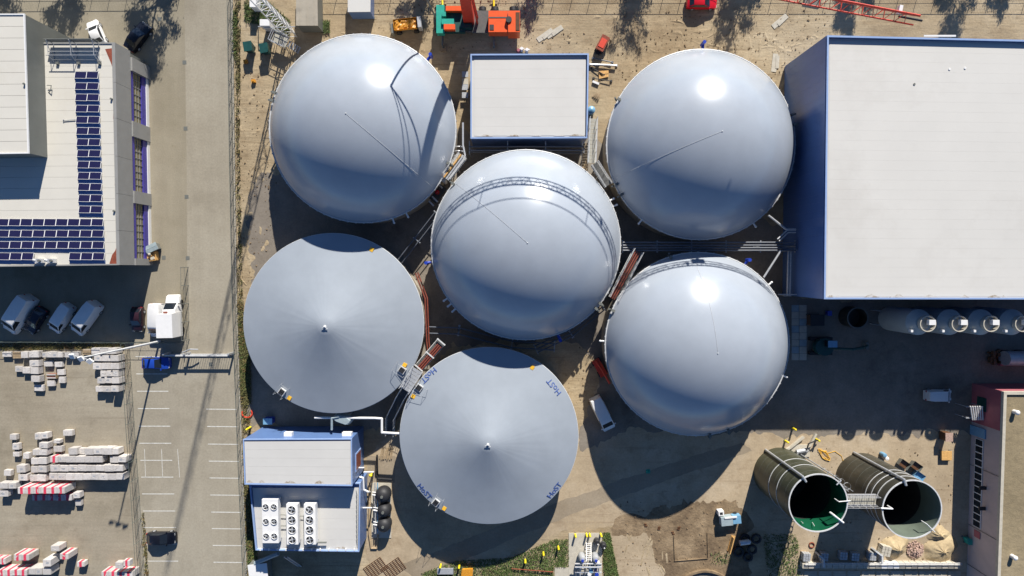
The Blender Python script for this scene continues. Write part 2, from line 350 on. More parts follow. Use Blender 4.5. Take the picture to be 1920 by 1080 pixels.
# ------------------------------------------------------------------ digester tanks
RIM_Z = 5.0
def tank_px(cx, cy, rpx):
    c = W(cx, cy, RIM_Z); return c, rpx * (CAM_H - RIM_Z) / FPX
def dome_tank(cx, cy, rpx, label, line_to, valves, crk):
    c, r = tank_px(cx, cy, rpx); t = thing('dome_tank', label, 'tank', (c.x, c.y, 0), 'domed gas tanks')
    mb = MB(); mb.lathe([(r - .32, 0), (r - .32, RIM_Z - .25)], (c.x, c.y, 0), 96); part(mb, 'wall', mt['tconc'], t, True)
    h = 7.8; rr = r - .12; Rs = (rr * rr + h * h) / (2 * h); zc = RIM_Z + h - Rs; a0 = math.asin(rr / Rs)
    prof = [(Rs * math.sin(a0 * (1 - i / 40)), zc + Rs * math.cos(a0 * (1 - i / 40))) for i in range(40)] + [(0.03, RIM_Z + h)]
    rg = random.Random(int(cx))
    mb = MB(); mb.lathe(prof, (c.x, c.y, 0), 160); mb.disc((c.x, c.y, RIM_Z + h), .035, 160)
    part(mb, 'dome_membrane', mt['dome'], t, True)
    mb = MB(); mb.lathe([(r - .33, RIM_Z - .26), (r, RIM_Z - .26), (r, RIM_Z + .05), (r - .10, RIM_Z + .09), (r - .2, RIM_Z - .02)], (c.x, c.y, 0), 128); rim = part(mb, 'rim_band', mt['rim'], t, True)
    mb = MB()
    for k in range(72):
        a = 2 * math.pi * k / 72; p = Vector((c.x + (r + .03) * math.cos(a), c.y + (r + .03) * math.sin(a), RIM_Z - .1)); mb.obox(p, (.09, .16, .34), a)
    part(mb, 'rim_clamps', mt['galv'], rim, kind='stuff')
    # sagging guide rope from the crown down to the rim, lying on the membrane
    ang = math.atan2(-(line_to[1] - cy), line_to[0] - cx); pts = []
    for i in range(0, 25):
        a = a0 * (i / 24) * line_to[2]; pts.append((c.x + (Rs + .03) * math.sin(a) * math.cos(ang), c.y + (Rs + .03) * math.sin(a) * math.sin(ang), zc + (Rs + .03) * math.cos(a)))
    mb = MB(); mb.tube(pts, .014, 4); mb.ball((c.x, c.y, RIM_Z + h + .02), .08, 8, 5); part(mb, 'guide_rope', mt['rim'], t)
    for (deg, kind) in valves:
        a = R(deg); ux, uy = math.cos(a), math.sin(a); P = lambda d, z: (c.x + (r + d) * ux, c.y + (r + d) * uy, z)
        mb = MB()
        if kind == 'blue':
            mb.cyl(P(.1, RIM_Z - .5), P(1.0, RIM_Z - .3), .2, n=10); mb.cyl(P(.85, RIM_Z - .9), P(.85, RIM_Z + .3), .24, n=10); part(mb, 'pressure_valve', mt['bluep'], t, True)
        elif kind == 'white':
            mb.cyl(P(-.1, RIM_Z - .2), P(.6, RIM_Z - .2), .12, n=8); mb.ball(P(.6, RIM_Z - .2), .17, 8, 5); part(mb, 'vent_pipe', mt['wht'], t, True)
        else:
            mb.cyl(P(-.25, RIM_Z - .1), P(-.25, RIM_Z + .55), .1, n=8); mb.obox(P(-.1, RIM_Z + .55), (.5, .34, .24), a); mb.cyl(P(.1, RIM_Z - .4), P(.45, RIM_Z + .3), .13, n=8); part(mb, 'level_sensor', mt['dgrey'], t)
    return t, c, r
D1 = dome_tank(680, 242, 174, 'grey domed tank crossed by the crane mast shadow, nearest the crane truck', (780, 325, .95), [(47, 'blue'), (158, 'sensor'), (163, 'sensor'), (-22, 'sensor'), (-30, 'white'), (-72, 'white'), (-63, 'white')], 0)
D2 = dome_tank(1314, 272, 176, 'light grey domed tank with no shadow across it, next to the big warehouse wall', (1165, 330, .95), [(89, 'blue'), (205, 'sensor'), (212, 'sensor'), (12, 'sensor'), (18, 'sensor'), (232, 'white'), (-55, 'white'), (152, 'sensor')], 0)
D3 = dome_tank(986, 460, 178, 'light grey domed tank in the middle, crossed by two arched crane jib shadows', (860, 350, .95), [(140, 'sensor'), (190, 'blue'), (-38, 'sensor'), (-42, 'sensor'), (24, 'white'), (28, 'white'), (218, 'white'), (214, 'white'), (222, 'white'), (-70, 'blue')], 0)
D4 = dome_tank(1307, 646, 174, 'grey domed tank with a thin jib shadow along its top, beside the dark yard', (1290, 480, .98), [(59, 'blue'), (108, 'sensor'), (178, 'white'), (158, 'sensor'), (40, 'white'), (-70, 'sensor'), (-82, 'sensor'), (-20, 'white')], 0)

def text_mesh(s, size):
    cu = bpy.data.curves.new('lettering', 'FONT'); cu.body = s; cu.size = size; cu.extrude = .012; cu.align_x = 'CENTER'; cu.align_y = 'CENTER'; cu.offset = .004
    ob = bpy.data.objects.new('lettering', cu); COL.objects.link(ob); bpy.context.view_layer.update()
    me = bpy.data.meshes.new_from_object(ob.evaluated_get(bpy.context.evaluated_depsgraph_get()))
    bpy.data.objects.remove(ob); bpy.data.curves.remove(cu); return me
def cone_tank(cx, cy, rpx, label, hatches, marks, letters):
    c, r = tank_px(cx, cy, rpx); H = 3.7; t = thing('cone_tank', label, 'tank', (c.x, c.y, 0), 'cone roofed tanks')
    mb = MB(); mb.lathe([(r - .35, 0), (r - .35, RIM_Z - .1)], (c.x, c.y, 0), 96); part(mb, 'wall', mt['tconc'], t, True)
    mb = MB(); rg = random.Random(int(cx)); n = 144; v = [(c.x, c.y, RIM_Z + H)]; f = []
    K = 10; bow = [rg.uniform(-.007, .007) for _ in range(n)]
    for j in range(1, K + 1):
        for i in range(n):
            a = 2 * math.pi * i / n; q = j / K; v.append((c.x + r * q * math.cos(a), c.y + r * q * math.sin(a), RIM_Z + H * (1 - q) - .22 * math.sin(math.pi * q) + bow[i] * math.sin(math.pi * q)))
    for i in range(n):
        f.append((0, 1 + i, 1 + (i + 1) % n))
        for j in range(K - 1):
            a, b = 1 + j * n, 1 + (j + 1) * n; f.append((a + i, b + i, b + (i + 1) % n, a + (i + 1) % n))
    e = 1 + (K - 1) * n; o = len(v)
    for i in range(n):
        a = 2 * math.pi * i / n; v.append((c.x + r * math.cos(a), c.y + r * math.sin(a), RIM_Z - .22))
    for i in range(n): f.append((e + i, o + i, o + (i + 1) % n, e + (i + 1) % n))
    mb.add(v, f); part(mb, 'cone_roof', mt['cone'], t, True)
    mb = MB(); mb.cyl((c.x, c.y, RIM_Z + H - .15), (c.x, c.y, RIM_Z + H + .06), .22, .16, n=12); mb.tube([(c.x - .4, c.y - .2, RIM_Z + H - .05), (c.x, c.y, RIM_Z + H + .12), (c.x + .35, c.y - .3, RIM_Z + H - .05)], .03); part(mb, 'apex_cap', mt['wht'], t)
    mb = MB(); mb.lathe([(r - .02, RIM_Z - .24), (r + .05, RIM_Z - .24), (r + .05, RIM_Z - .06), (r - .02, RIM_Z - .04)], (c.x, c.y, 0), 96, True); part(mb, 'rim_band', mt['rim'], t, True)
    sl = math.atan2(H, r)
    def surf(px, py):
        p = W(px, py, RIM_Z + .6)
        for _ in range(4):
            q = math.hypot(p.x - c.x, p.y - c.y) / r; z = RIM_Z + H * (1 - q) - .22 * math.sin(math.pi * min(q, 1)); p = W(px, py, z)
        return p, math.atan2(p.y - c.y, p.x - c.x)
    for (px, py) in hatches:
        p, a = surf(px, py); mb = MB()
        ca, sa = math.cos(a), math.sin(a); L = lambda u, w, z: (p.x + ca * u - sa * w, p.y + sa * u + ca * w, p.z + z)
        mb.obox(L(.2, 0, .12), (.9, .85, .4), a); h = part(mb, 'access_hatch', mt['rim'], t)
        mb = MB(); mb.obox(L(.2, 0, .34), (.72, .68, .05), a); part(mb, 'hatch_opening', mt['dark'], h)
        mb = MB()
        for s in (-.6, .6): mb.tube([L(-.9, s, 0), L(-.9, s, 1.0), L(.9, s, 1.0), L(.9, s, -.2)], .02, 5)
        mb.tube([L(-.9, -.6, 1.0), L(-.9, .6, 1.0)], .02, 5); part(mb, 'hatch_railing', mt['galv'], t)
    for (px, py) in marks:
        p, a = surf(px, py); mb = MB(); mb.obox((p.x, p.y, p.z + .05), (.55, .5, .12), a); part(mb, 'orange_marker', mt['hatchy'], t)
    if letters:
        me = text_mesh('HoST', 1.12); me.materials.clear(); me.materials.append(mt['logo'])
        for (px, py) in letters:
            p, a = surf(px, py); ob = bpy.data.objects.new('lettering', me); COL.objects.link(ob); ob.parent = t
            ob.matrix_local = Matrix.Translation((p.x - c.x, p.y - c.y, p.z + .045)) @ Matrix.Rotation(a + math.pi / 2, 4, 'Z') @ Matrix.Rotation(sl, 4, 'X')
    return t, c, r
C1 = cone_tank(625.5, 607, 169.5, 'pale grey cone-roofed tank beside the road fence, without lettering', [(531, 732), (752, 692)], [(543, 746), (759, 684), (697, 468)], [])
C2 = cone_tank(917, 818, 169, 'pale grey cone-roofed tank with blue lettering around its edge', [(788, 728), (819, 939)], [(775, 743), (833, 953), (998, 689)], [(804, 703), (1039, 725), (1040, 919), (796, 921)])

# ------------------------------------------------------------------ warehouse, control building
def poly_px(pts, z): return [W2(x, y, z) for x, y in pts]
def inset(poly, d):
    n = len(poly); out = []
    ar = sum(poly[i][0] * poly[(i + 1) % n][1] - poly[(i + 1) % n][0] * poly[i][1] for i in range(n)); sg = 1 if ar > 0 else -1
    for i in range(n):
        p0, p1, p2 = Vector(poly[i - 1]), Vector(poly[i]), Vector(poly[(i + 1) % n])
        d1 = (p1 - p0).normalized(); d2 = (p2 - p1).normalized(); n1 = Vector((-d1.y, d1.x)) * sg; n2 = Vector((-d2.y, d2.x)) * sg
        b = (n1 + n2); k = d / max(.2, b.length_squared / 2); out.append(tuple(p1 + b * k))
    return out
def ringwall(mb, outer, inner, z0, z1):
    n = len(outer)
    for i in range(n):
        j = (i + 1) % n; mb.prism([outer[i], outer[j], inner[j], inner[i]], z0, z1)
def flat_building(name, label, pts, z, par, roofm, wallm, trimm, capw=.25, cap_t=.07):
    P = poly_px(pts, z + par); cx = sum(p[0] for p in P) / len(P); cy = sum(p[1] for p in P) / len(P)
    t = thing(name, label, 'building', (cx, cy, 0))
    mb = MB(); inn = inset(P, capw - .04); ringwall(mb, inset(P, .04), inn, 0, z + par - cap_t); part(mb, 'wall', wallm, t)
    mb = MB(); mb.prism(inset(P, capw - .02), z - .2, z); rf = part(mb, 'roof', roofm, t)
    mb = MB(); ringwall(mb, P, inset(P, capw), z + par - cap_t, z + par); part(mb, 'parapet_cap', trimm, t)
    return t, P, rf
WH, whP, whR = flat_building('warehouse', 'huge blue warehouse with a flat white roof', [(1551, 66), (2330, 84), (2330, 562), (1545, 561)], 10.6, .42, mt['wroof'], mt['blued'], mt['trim'], .22)
# cladding ribs on the west wall, one strip each
a, b = Vector(whP[3]), Vector(whP[0]); d = b - a; n = 32
for i in range(n):
    p, q = a + d * ((i + .004) / n), a + d * ((i + .996) / n); mb = MB(); o = Vector((-.03, 0))
    mb.prism([(p + o), (q + o), (q + Vector((.05, 0))), (p + Vector((.05, 0)))], .3, 10.8); part(mb, 'cladding_panel', mt['blued'], WH)
for x, y in ((1714, 158), (1780, 130), (1809, 128)):
    p = W(x, y, 10.6); mb = MB(); mb.cyl((p.x, p.y, 10.6), (p.x, p.y, 10.68), .14, n=8); part(mb, 'roof_vent', mt['wht'] if y < 140 else mt['dgrey'], WH)
CB, cbP, cbR = flat_building('control_building', 'blue-trimmed building with a white roof standing between two domed tanks', [(882, 101), (1104, 100), (1102, 259), (882, 260)], 5.0, .32, mt['white'], mt['blued'], mt['trim'], .2)
for (x, y) in ((1085, 262), (880, 165)):
    pass
# roof seams as separate membrane sheets
def roof_strips(pts, z, k, m, parent, gap=.02, th=.03, name='roof_sheet', zoff=0):
    A, B, C, D = [Vector(p) for p in poly_px(pts, z)]
    for i in range(k):
        u, v = i / k, (i + 1) / k
        p0, p1, q0, q1 = A.lerp(D, u), B.lerp(C, u), A.lerp(D, v), B.lerp(C, v); e = (q0 - p0).normalized() * gap
        mb = MB(); mb.prism([p0 + e, p1 + e, q1, q0], z, z + th + zoff); part(mb, name, m, parent)
roof_strips([(889, 112), (1098, 111), (1097, 254), (889, 255)], 5.004, 8, mt['white'], CB, .006)
roof_strips([(1556, 76), (2325, 92), (2325, 556), (1550, 556)], 10.604, 26, mt['wroof'], WH, .005, .015)
def edge_dirt(x0, y0, x1, y1, z, w, parent, seed):
    rg = random.Random(seed); a, b = W(x0, y0, z), W(x1, y1, z); d = (b - a); L = d.length; d.normalize(); nr = Vector((-d.y, d.x, 0)); s = 0
    while s < L:
        l = rg.uniform(.4, 2.6); mb = MB(); n = 7; up = []; dn = []
        for i in range(n):
            f = i / (n - 1); q = a + d * min(L, s + l * f); hh = w * math.sin(math.pi * f) ** .5 * rg.uniform(.3, 1.0); dn.append((q.x, q.y, z)); up.append((q.x + nr.x * hh, q.y + nr.y * hh, z))
        mb.add(dn + up[::-1], [tuple(range(2 * n))]); part(mb, 'dirt_stain', mt['gdirt'], parent); s += l + rg.uniform(0, 3)
edge_dirt(1553, 558, 1925, 559, 10.628, .5, WH, 1); edge_dirt(890, 256, 1096, 255, 5.038, .3, CB, 2)
p, q = W(1732, 67.5, 11.02), W(1792, 67.5, 11.02); mb = MB(); mb.box((p.x, p.y - .1, 11.025), (q.x, p.y + .12, 11.06)); part(mb, 'parapet_patch', mt['wht'], WH)
# ------------------------------------------------------------------ left factory with solar roof
LZ, TZ = 6.6, 9.5
FB = thing('factory_building', 'cream-roofed factory with a raised block and grey east fascia', 'building', (*W2(100, 300), 0))
lowP = poly_px([(-420, 80), (213, 80), (222, 497), (-420, 506)], LZ)
tallP = poly_px([(-420, 27), (47, 26), (55, 288), (-420, 296)], TZ)
mb = MB(); mb.prism(inset(lowP, .12), 0, LZ - .05); part(mb, 'wall', mt['dgrey'], FB)
mb = MB(); mb.prism(inset(tallP, .06), 0, TZ - .08); part(mb, 'raised_block', mt['dgrey'], FB)
roof_strips([(-420, 82), (211, 82), (220, 495), (-420, 503)], LZ - .05, 20, mt['cream'], FB, .02, .05)
roof_strips([(-420, 29), (46, 28), (54, 286), (-420, 293)], TZ - .08, 12, mt['cream'], FB, .035, .08)
mb = MB(); ringwall(mb, tallP, inset(tallP, .16), TZ - .08, TZ + .1); part(mb, 'roof_edge', mt['wht'], FB)
mb = MB(); ringwall(mb, lowP, inset(lowP, .18), LZ - .05, LZ + .1); part(mb, 'roof_edge', mt['grey'], FB)
NW, SW = Vector(lowP[1]), Vector(lowP[2]); AX = (SW - NW); LL = AX.length; AX.normalize(); OUT = Vector((-AX.y, AX.x))
if OUT.x < 0: OUT = -OUT
def wbox(mb, s0, s1, z0, z1, o0, o1):
    a, b = NW + AX * s0, NW + AX * s1
    mb.prism([a + OUT * o0, b + OUT * o0, b + OUT * o1, a + OUT * o1], z0, z1)
def sy(py):  # distance along the facade of a photo row at roof height
    return (Vector(W2(217, py, LZ)) - NW).dot(AX)
js = [0] + [sy(y) for y in (155, 222, 293, 363, 432)] + [LL]
for a, b in zip(js, js[1:]):
    mb = MB(); wbox(mb, a + .015, b - .015, 3.75, LZ + .12, -.02, .26); part(mb, 'fascia_panel', mt['grey'], FB)
pil = [(sy(92), sy(118)), (sy(216), sy(246)), (sy(352), sy(376)), (sy(484), LL)]
for k, (a, b) in enumerate(pil):
    mb = MB(); wbox(mb, a, b, 0, 3.74, -.02, .42 if k else .5); part(mb, 'pilaster', mt['grey'], FB)
bays = [(pil[0][1], pil[1][0]), (pil[1][1], pil[2][0]), (pil[2][1], pil[3][0])]
bays = [bays[0], (bays[1][0], bays[1][1]), bays[2]]
for (a, b) in bays:
    mb = MB(); wbox(mb, a, b, 3.1, 3.74, -.02, .16); wbox(mb, a, b, .55, 1.4, -.02, .2); fr = part(mb, 'window_band', mt['indigo'], FB)
    n = max(3, int((b - a) / .9)); 
    for i in range(n):
        p, q = a + (b - a) * i / n, a + (b - a) * (i + 1) / n
        mb = MB(); wbox(mb, p + .04, q - .04, 1.45, 3.05, -.02, .02); part(mb, 'window_pane', mt['pane'], fr)
    mb = MB()
    for i in range(n + 1):
        p = a + (b - a) * i / n; wbox(mb, p - .03, p + .03, 1.4, 3.1, -.02, .09)
    for zz in (1.95, 2.5): wbox(mb, a, b, zz - .02, zz + .02, -.02, .08)
    part(mb, 'glazing_bars', mt['grey'], fr)
    mb = MB(); wbox(mb, a, b, 0, .54, -.02, .3); part(mb, 'plinth', mt['wht'], FB)
# stains on the roof edge
for pts in ([(197, 92), (213, 90), (214, 135), (208, 118)], [(213, 195), (217, 194), (217, 240), (212, 222)], [(217, 328), (220, 330), (220, 386), (216, 360), (215, 345)], [(221, 455), (223, 495), (205, 495), (210, 478), (216, 470)]):
    mb = MB(); mb.add([W(x, y, LZ + .012) for x, y in pts][::-1], [tuple(range(len(pts)))]); part(mb, 'rust_stain', mt['rust'], FB)
for x, y in ((47, 158), (210, 186), (215, 396)):
    p = W(x, y, LZ if x > 60 else TZ); mb = MB(); mb.cyl((p.x, p.y, p.z), (p.x, p.y, p.z + .25), .14, n=8); part(mb, 'roof_drain', mt['dgrey'], FB)
mb = MB(); mb.tube([W(88, 160, LZ + .3), W(96, 160, LZ + .3), W(95, 170, LZ + .3), W(91, 173, LZ)], .05); part(mb, 'vent_hose', mt['dgrey'], FB)
mb = MB(); mb.tube([W(118, 226, LZ + .1), W(143, 224, LZ + .1)], .05); mb.tube([W(119, 229, LZ + .05), W(119, 224, LZ + .2)], .05); part(mb, 'cable_tray', mt['galv'], FB)
# roof-top billboard at the north edge
BBc = W(145, 84, LZ); BB = thing('rooftop_billboard', 'dark billboard on a steel frame at the factory roof edge', 'billboard', (BBc.x, BBc.y, LZ))
x0, x1 = W(97, 84, LZ).x, W(190, 84, LZ).x; y0 = W(145, 80, LZ).y
mb = MB(); mb.box((x0, y0 - .08, LZ + .35), (x1, y0 + .02, LZ + 1.35)); part(mb, 'board', mt['dgrey'], BB)
for k in range(3):
    x = x0 + .3 + (x1 - x0 - .6) * k / 2; mb = MB()
    mb.tube([(x, y0 - .15, LZ), (x, y0 - .15, LZ + 1.35), (x, y0 - 2.4, LZ + .06), (x, y0 - .15, LZ + .06)], .05); mb.tube([(x, y0 - .15, LZ + 1.1), (x, y0 - 2.0, LZ + 1.0), (x, y0 - 2.6, LZ)], .04); part(mb, 'strut', mt['galv'], BB)
for yy, zz in ((1.4, .7), (2.3, .12), (2.0, 1.0)):
    mb = MB(); mb.tube([(x0, y0 - yy, LZ + zz), (x1, y0 - yy, LZ + zz)], .05); part(mb, 'cross_bar', mt['galv'], BB)
for k in range(3):
    x = x0 + .6 + (x1 - x0 - 1) * k / 2; mb = MB(); mb.obox((x + .2, y0 - 2.75, LZ + .15), (.35, .3, .25)); part(mb, 'ballast_block', mt['dgrey'], BB)
# roof air units
for k, (x, y) in enumerate(((79, 489), (101, 489))):
    p = W(x, y, LZ); t = thing('roof_fan', ('left' if k == 0 else 'right') + ' one of two small metal extract units in the solar panel gap', 'fan unit', (p.x, p.y, LZ), 'extract units between the panels')
    mb = MB(); mb.obox((p.x, p.y, LZ + .3), (.9, .55, .5)); part(mb, 'housing', mt['steel'], t)
    mb = MB(); mb.cyl((p.x - .45, p.y, LZ + .35), (p.x - .8, p.y + .1, LZ + .5), .2, n=10); part(mb, 'duct', mt['galv'], t, True)
    mb = MB(); mb.cyl((p.x + .15, p.y, LZ + .55), (p.x + .15, p.y, LZ + .8), .18, n=10); part(mb, 'cowl', mt['dgrey'], t, True)
# ------------------------------------------------------------------ solar panels
PW, PD = 1.57, 0.98
def panel_proto():
    mbf = MB(); fw = .032; tilt = R(11)
    ct, st = math.cos(tilt), math.sin(tilt)
    def P(x, y, z): return (x, y * ct + z * st * 0, .08 + (PD / 2 - y) * st + z)
    def bar(x0, y0, x1, y1):
        mbf.add([P(x0, y0, 0), P(x1, y0, 0), P(x1, y1, 0), P(x0, y1, 0), P(x0, y0, .045), P(x1, y0, .045), P(x1, y1, .045), P(x0, y1, .045)], MB.BF)
    hx, hy = PW / 2, PD / 2
    bar(-hx, -hy, hx, -hy + fw); bar(-hx, hy - fw, hx, hy); bar(-hx, -hy + fw, -hx + fw * 1.3, hy - fw); bar(hx - fw * 1.3, -hy + fw, hx, hy - fw)
    mbc = MB(); a, b2 = hx - fw * 1.3, hy - fw
    mbc.add([P(-a, -b2, .01), P(a, -b2, .01), P(a, b2, .01), P(-a, b2, .01), P(-a, -b2, .034), P(a, -b2, .034), P(a, b2, .034), P(-a, b2, .034)], MB.BF)
    mbs = MB(); mbs.add([(-hx, -hy - .01, 0), (hx, -hy - .01, 0), (hx, -hy - .5, 0), (-hx, -hy - .5, 0), (-hx, -hy - .01, .26), (hx, -hy - .01, .26), (hx, -hy - .5, .04), (-hx, -hy - .5, .04)], [f[::-1] for f in MB.BF])  # mount back stretched over the row gap, dark blue painting its shade
    return mesh('frame', mbf, mt['wht']), mesh('solar_cells', mbc, mt['pv']), mesh('mount_shade_plate', mbs, mt['blued'])
pm = panel_proto()
def solar(px, py, label):
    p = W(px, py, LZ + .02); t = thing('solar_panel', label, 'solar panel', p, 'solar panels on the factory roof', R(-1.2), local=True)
    for nm, me in zip(('frame', 'solar_cells', 'mount_shade_plate'), pm):
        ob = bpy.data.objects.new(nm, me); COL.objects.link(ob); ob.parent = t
for i in range(13):
    y = 141.5 + 20.95 * i; x = 153.3 + .62 * i
    solar(x, y, f'dark blue solar panel, left one of the pair in row {ORD[i]} down the roof')
    solar(x + 22, y, f'dark blue solar panel, right one of the pair in row {ORD[i]} down the roof')
for r_ in range(4):
    y = 417 + 21.2 * r_
    for k in range(9):
        x = 184.5 + .8 * r_ - 22.1 * k
        if r_ == 3 and k in (3, 4, 5): continue
        if x < -9: continue
        solar(x, y, f'dark blue solar panel, {ORD[k]} from the right in the {["top", "second", "third", "bottom"][r_]} wide row')

# ------------------------------------------------------------------ blue plant building, bottom left
PB = thing('plant_building', 'blue plant building with a white upper roof and fan units on its lower roof', 'building', (*W2(570, 900), 0))
ZU, ZL = 6.1, 4.1
upP = poly_px([(456, 823), (660, 822), (661, 911), (459, 908)], ZU); loP = poly_px([(468, 905), (676, 905), (674, 1034), (480, 1031)], ZL)
mb = MB(); mb.prism(inset(upP, .05), 0, ZU - .1); up = part(mb, 'upper_wall', mt['blue'], PB)
mb = MB(); mb.prism(inset(loP, .05), 0, ZL - .25); part(mb, 'lower_wall', mt['blue'], PB)
mb = MB(); ringwall(mb, upP, inset(upP, .14), ZU - .1, ZU + .12); part(mb, 'roof_edge', mt['trim'], PB)
mb = MB(); ringwall(mb, loP, inset(loP, .14), ZL - .25, ZL + .15); part(mb, 'roof_edge', mt['trim'], PB)
roof_strips([(459, 827), (658, 826), (659, 908), (462, 905)], ZU - .1, 5, mt['white'], PB, .012, .1)
roof_strips([(474, 914), (673, 914), (671, 1030), (484, 1028)], ZL - .25, 6, mt['white'], PB, .012, .12)
# snow-guard lattice at the eaves of the lower roof
for i in range(11):
    p = W(667, 925 + i * 9.3, ZL + .1); mb = MB(); mb.tube([(p.x, p.y + .35, ZL - .1), (p.x + .25, p.y - .35, ZL + .12)], .03, 5); part(mb, 'edge_bracket', mt['dgrey'], PB)
for i in range(12):
    p = W(489 + i * 16, 1029.5, ZL); mb = MB(); mb.obox((p.x, p.y, ZL + .1), (.16, .3, .2)); part(mb, 'edge_bracket', mt['wht'], PB)
edge_dirt(462, 904.5, 657, 907.5, ZU + .004, .45, PB, 3); edge_dirt(486, 1026, 668, 1029, ZL - .126, .35, PB, 4)
# north wall fittings (air boxes), east door and window
for (x, y, w) in ((541, 807, 1.1), (651, 809, 1.3)):
    p = W(x, y, 4.6); mb = MB(); mb.box((p.x - w / 2, upP[0][1] - .02, 4.2), (p.x + w / 2, upP[0][1] + .5, 4.9)); part(mb, 'air_intake', mt['wht'], PB)
ex = max(p[0] for p in upP)
yw = W(668, 862, 3).y
mb = MB(); mb.box((ex - .07, yw - 1.3, 1.7), (ex + .03, yw + 1.3, 4.4)); wi = part(mb, 'window_frame', mt['trim'], PB)
mb = MB(); mb.box((ex - .05, yw - 1.1, 1.9), (ex + .045, yw + 1.1, 4.2)); part(mb, 'window_pane', mt['brown'], wi)
# roof fan units
def fan_unit(cx, cy, cols, rows, w, L, label):
    p = W(cx, cy, ZL + .9); zb = ZL - .13; t = thing('fan_unit', label, 'cooling unit', (p.x, p.y, zb), 'cooling units on the lower roof')
    mb = MB(); mb.box((p.x - w / 2, p.y - L / 2, zb + .35), (p.x + w / 2, p.y + L / 2, zb + 1.25)); part(mb, 'casing', mt['wht'], t)
    for sx in (-1, 1):
        for syy in (-1, 1):
            mb = MB(); mb.obox((p.x + sx * (w / 2 - .1), p.y + syy * (L / 2 - .2), zb + .17), (.12, .12, .36)); part(mb, 'leg', mt['galv'], t)
    for i in range(cols):
        for j in range(rows):
            x = p.x + (i - (cols - 1) / 2) * w / cols; y = p.y - L / 2 + L * (j + .5) / rows + (.0); rr = min(w / cols, L / rows) * .36
            mb = MB(); mb.lathe([(rr + .05, 0), (rr + .05, .14), (rr, .14), (rr, .03)], (x, y, zb + 1.25), 20); fn = part(mb, 'fan', mt['wht'], t, True)
            mb = MB(); mb.disc((x, y, zb + 1.262), rr * .99, 20); part(mb, 'fan_opening', mt['dark'], fn)
            mb = MB(); a0 = random.random() * 3
            for b in range(4):
                a = a0 + b * math.pi / 2; mb.obox((x + math.cos(a) * rr * .52, y + math.sin(a) * rr * .52, zb + 1.31), (rr * .8, rr * .34, .02), a, .35)
            mb.cyl((x, y, zb + 1.27), (x, y, zb + 1.36), rr * .22, n=10); part(mb, 'fan_blades', mt['galv'], fn)
fan_unit(508, 976, 2, 3, 2.25, 6.2, 'wide white cooling unit with six fans in two columns')
fan_unit(549, 982, 1, 4, 1.6, 5.7, 'narrow white four-fan cooling unit next to the six-fan unit')
fan_unit(582, 982, 1, 4, 1.6, 5.7, 'narrow white four-fan cooling unit nearest the open roof')
mb = MB(); mb.tube([W(525, 965, ZL + .3), W(571, 968, ZL + .3)], .05); mb.tube([W(527, 986, ZL + .3), W(540, 986, ZL + .3)], .06); part(mb, 'cooling_pipe', mt['dgrey'], PB)
mb = MB(); mb.tube([W(592, 1017, ZL + .4), W(612, 1017, ZL + .4)], .12, 8); part(mb, 'cooling_pipe', mt['dgrey'], PB)

# ------------------------------------------------------------------ red brick office, bottom right
OB = thing('office_building', 'pinkish building with a gravel roof at the right edge', 'building', (*W2(1900, 900), 0))
OZ = 5.2
oP = poly_px([(1881, 734), (2300, 734), (2300, 1300), (1862, 1300)], OZ)
mb = MB(); mb.prism(inset(oP, .06), 0, OZ - .3); part(mb, 'wall', mt['mauve'], OB)
mb = MB(); ringwall(mb, oP, inset(oP, .42), OZ - .3, OZ + .12); part(mb, 'parapet_cap', mt['curb'], OB)
mb = MB(); mb.prism(inset(oP, .4), OZ - .3, OZ - .1); part(mb, 'gravel_roof', mt['grav'], OB)
A, B = Vector(oP[0]), Vector(oP[3]); ax = (B - A).normalized(); ou = Vector((-1, 0)); 
def obx(mb, s0, s1, z0, z1, o0, o1):
    a, b = A + ax * s0, A + ax * s1; mb.prism([a + ou * o0, b + ou * o0, b + ou * o1, a + ou * o1], z0, z1)
mb = MB(); obx(mb, 0, 5.6, 0, OZ - .31, -.02, .03); part(mb, 'pink_corner', mt['pinkw'], OB)
mb = MB(); mb.box((A.x - .03, A.y - .02, 0), (A.x + 30, A.y + .04, OZ - .31)); part(mb, 'pink_wall', mt['pinkw'], OB)
s0, n = 7.8, 13
mb = MB(); obx(mb, s0, s0 + 13, .9, 2.25, -.02, .05); wf = part(mb, 'window_strip', mt['wht'], OB)
for i in range(n):
    mb = MB(); obx(mb, s0 + i + .08, s0 + i + .92, .98, 2.17, -.02, .07); part(mb, 'window_pane', mt['glass'], wf)
mb = MB(); obx(mb, 6.1, 7.5, .0, 2.6, -.02, .15); part(mb, 'blue_door', mt['sky2'], OB)
for s in (12, 21, 27):
    mb = MB(); obx(mb, s, s + .06, 0, OZ - .32, -.02, .04); part(mb, 'panel_joint', mt['dgrey'], OB)
mb = MB(); obx(mb, 21.3, 22.3, 1.2, 2.2, -.02, .06); part(mb, 'red_sign_band', mt['pinkw'], OB)
for x, y in ((1902, 772), (1898, 1043)):
    p = W(x, y, OZ); mb = MB(); mb.cyl((p.x, p.y, OZ - .1), (p.x, p.y, OZ + .5), .3, n=12); mb.ball((p.x, p.y, OZ + .5), .34, 12, 7, .6); part(mb, 'roof_cowl', mt['wht'], OB, True)
for i, s in enumerate((14.2, 17.2)):
    mb = MB(); obx(mb, s, s + .5, 2.8, 3.0, 0, .9); part(mb, 'wall_lamp', mt['dark'], OB)
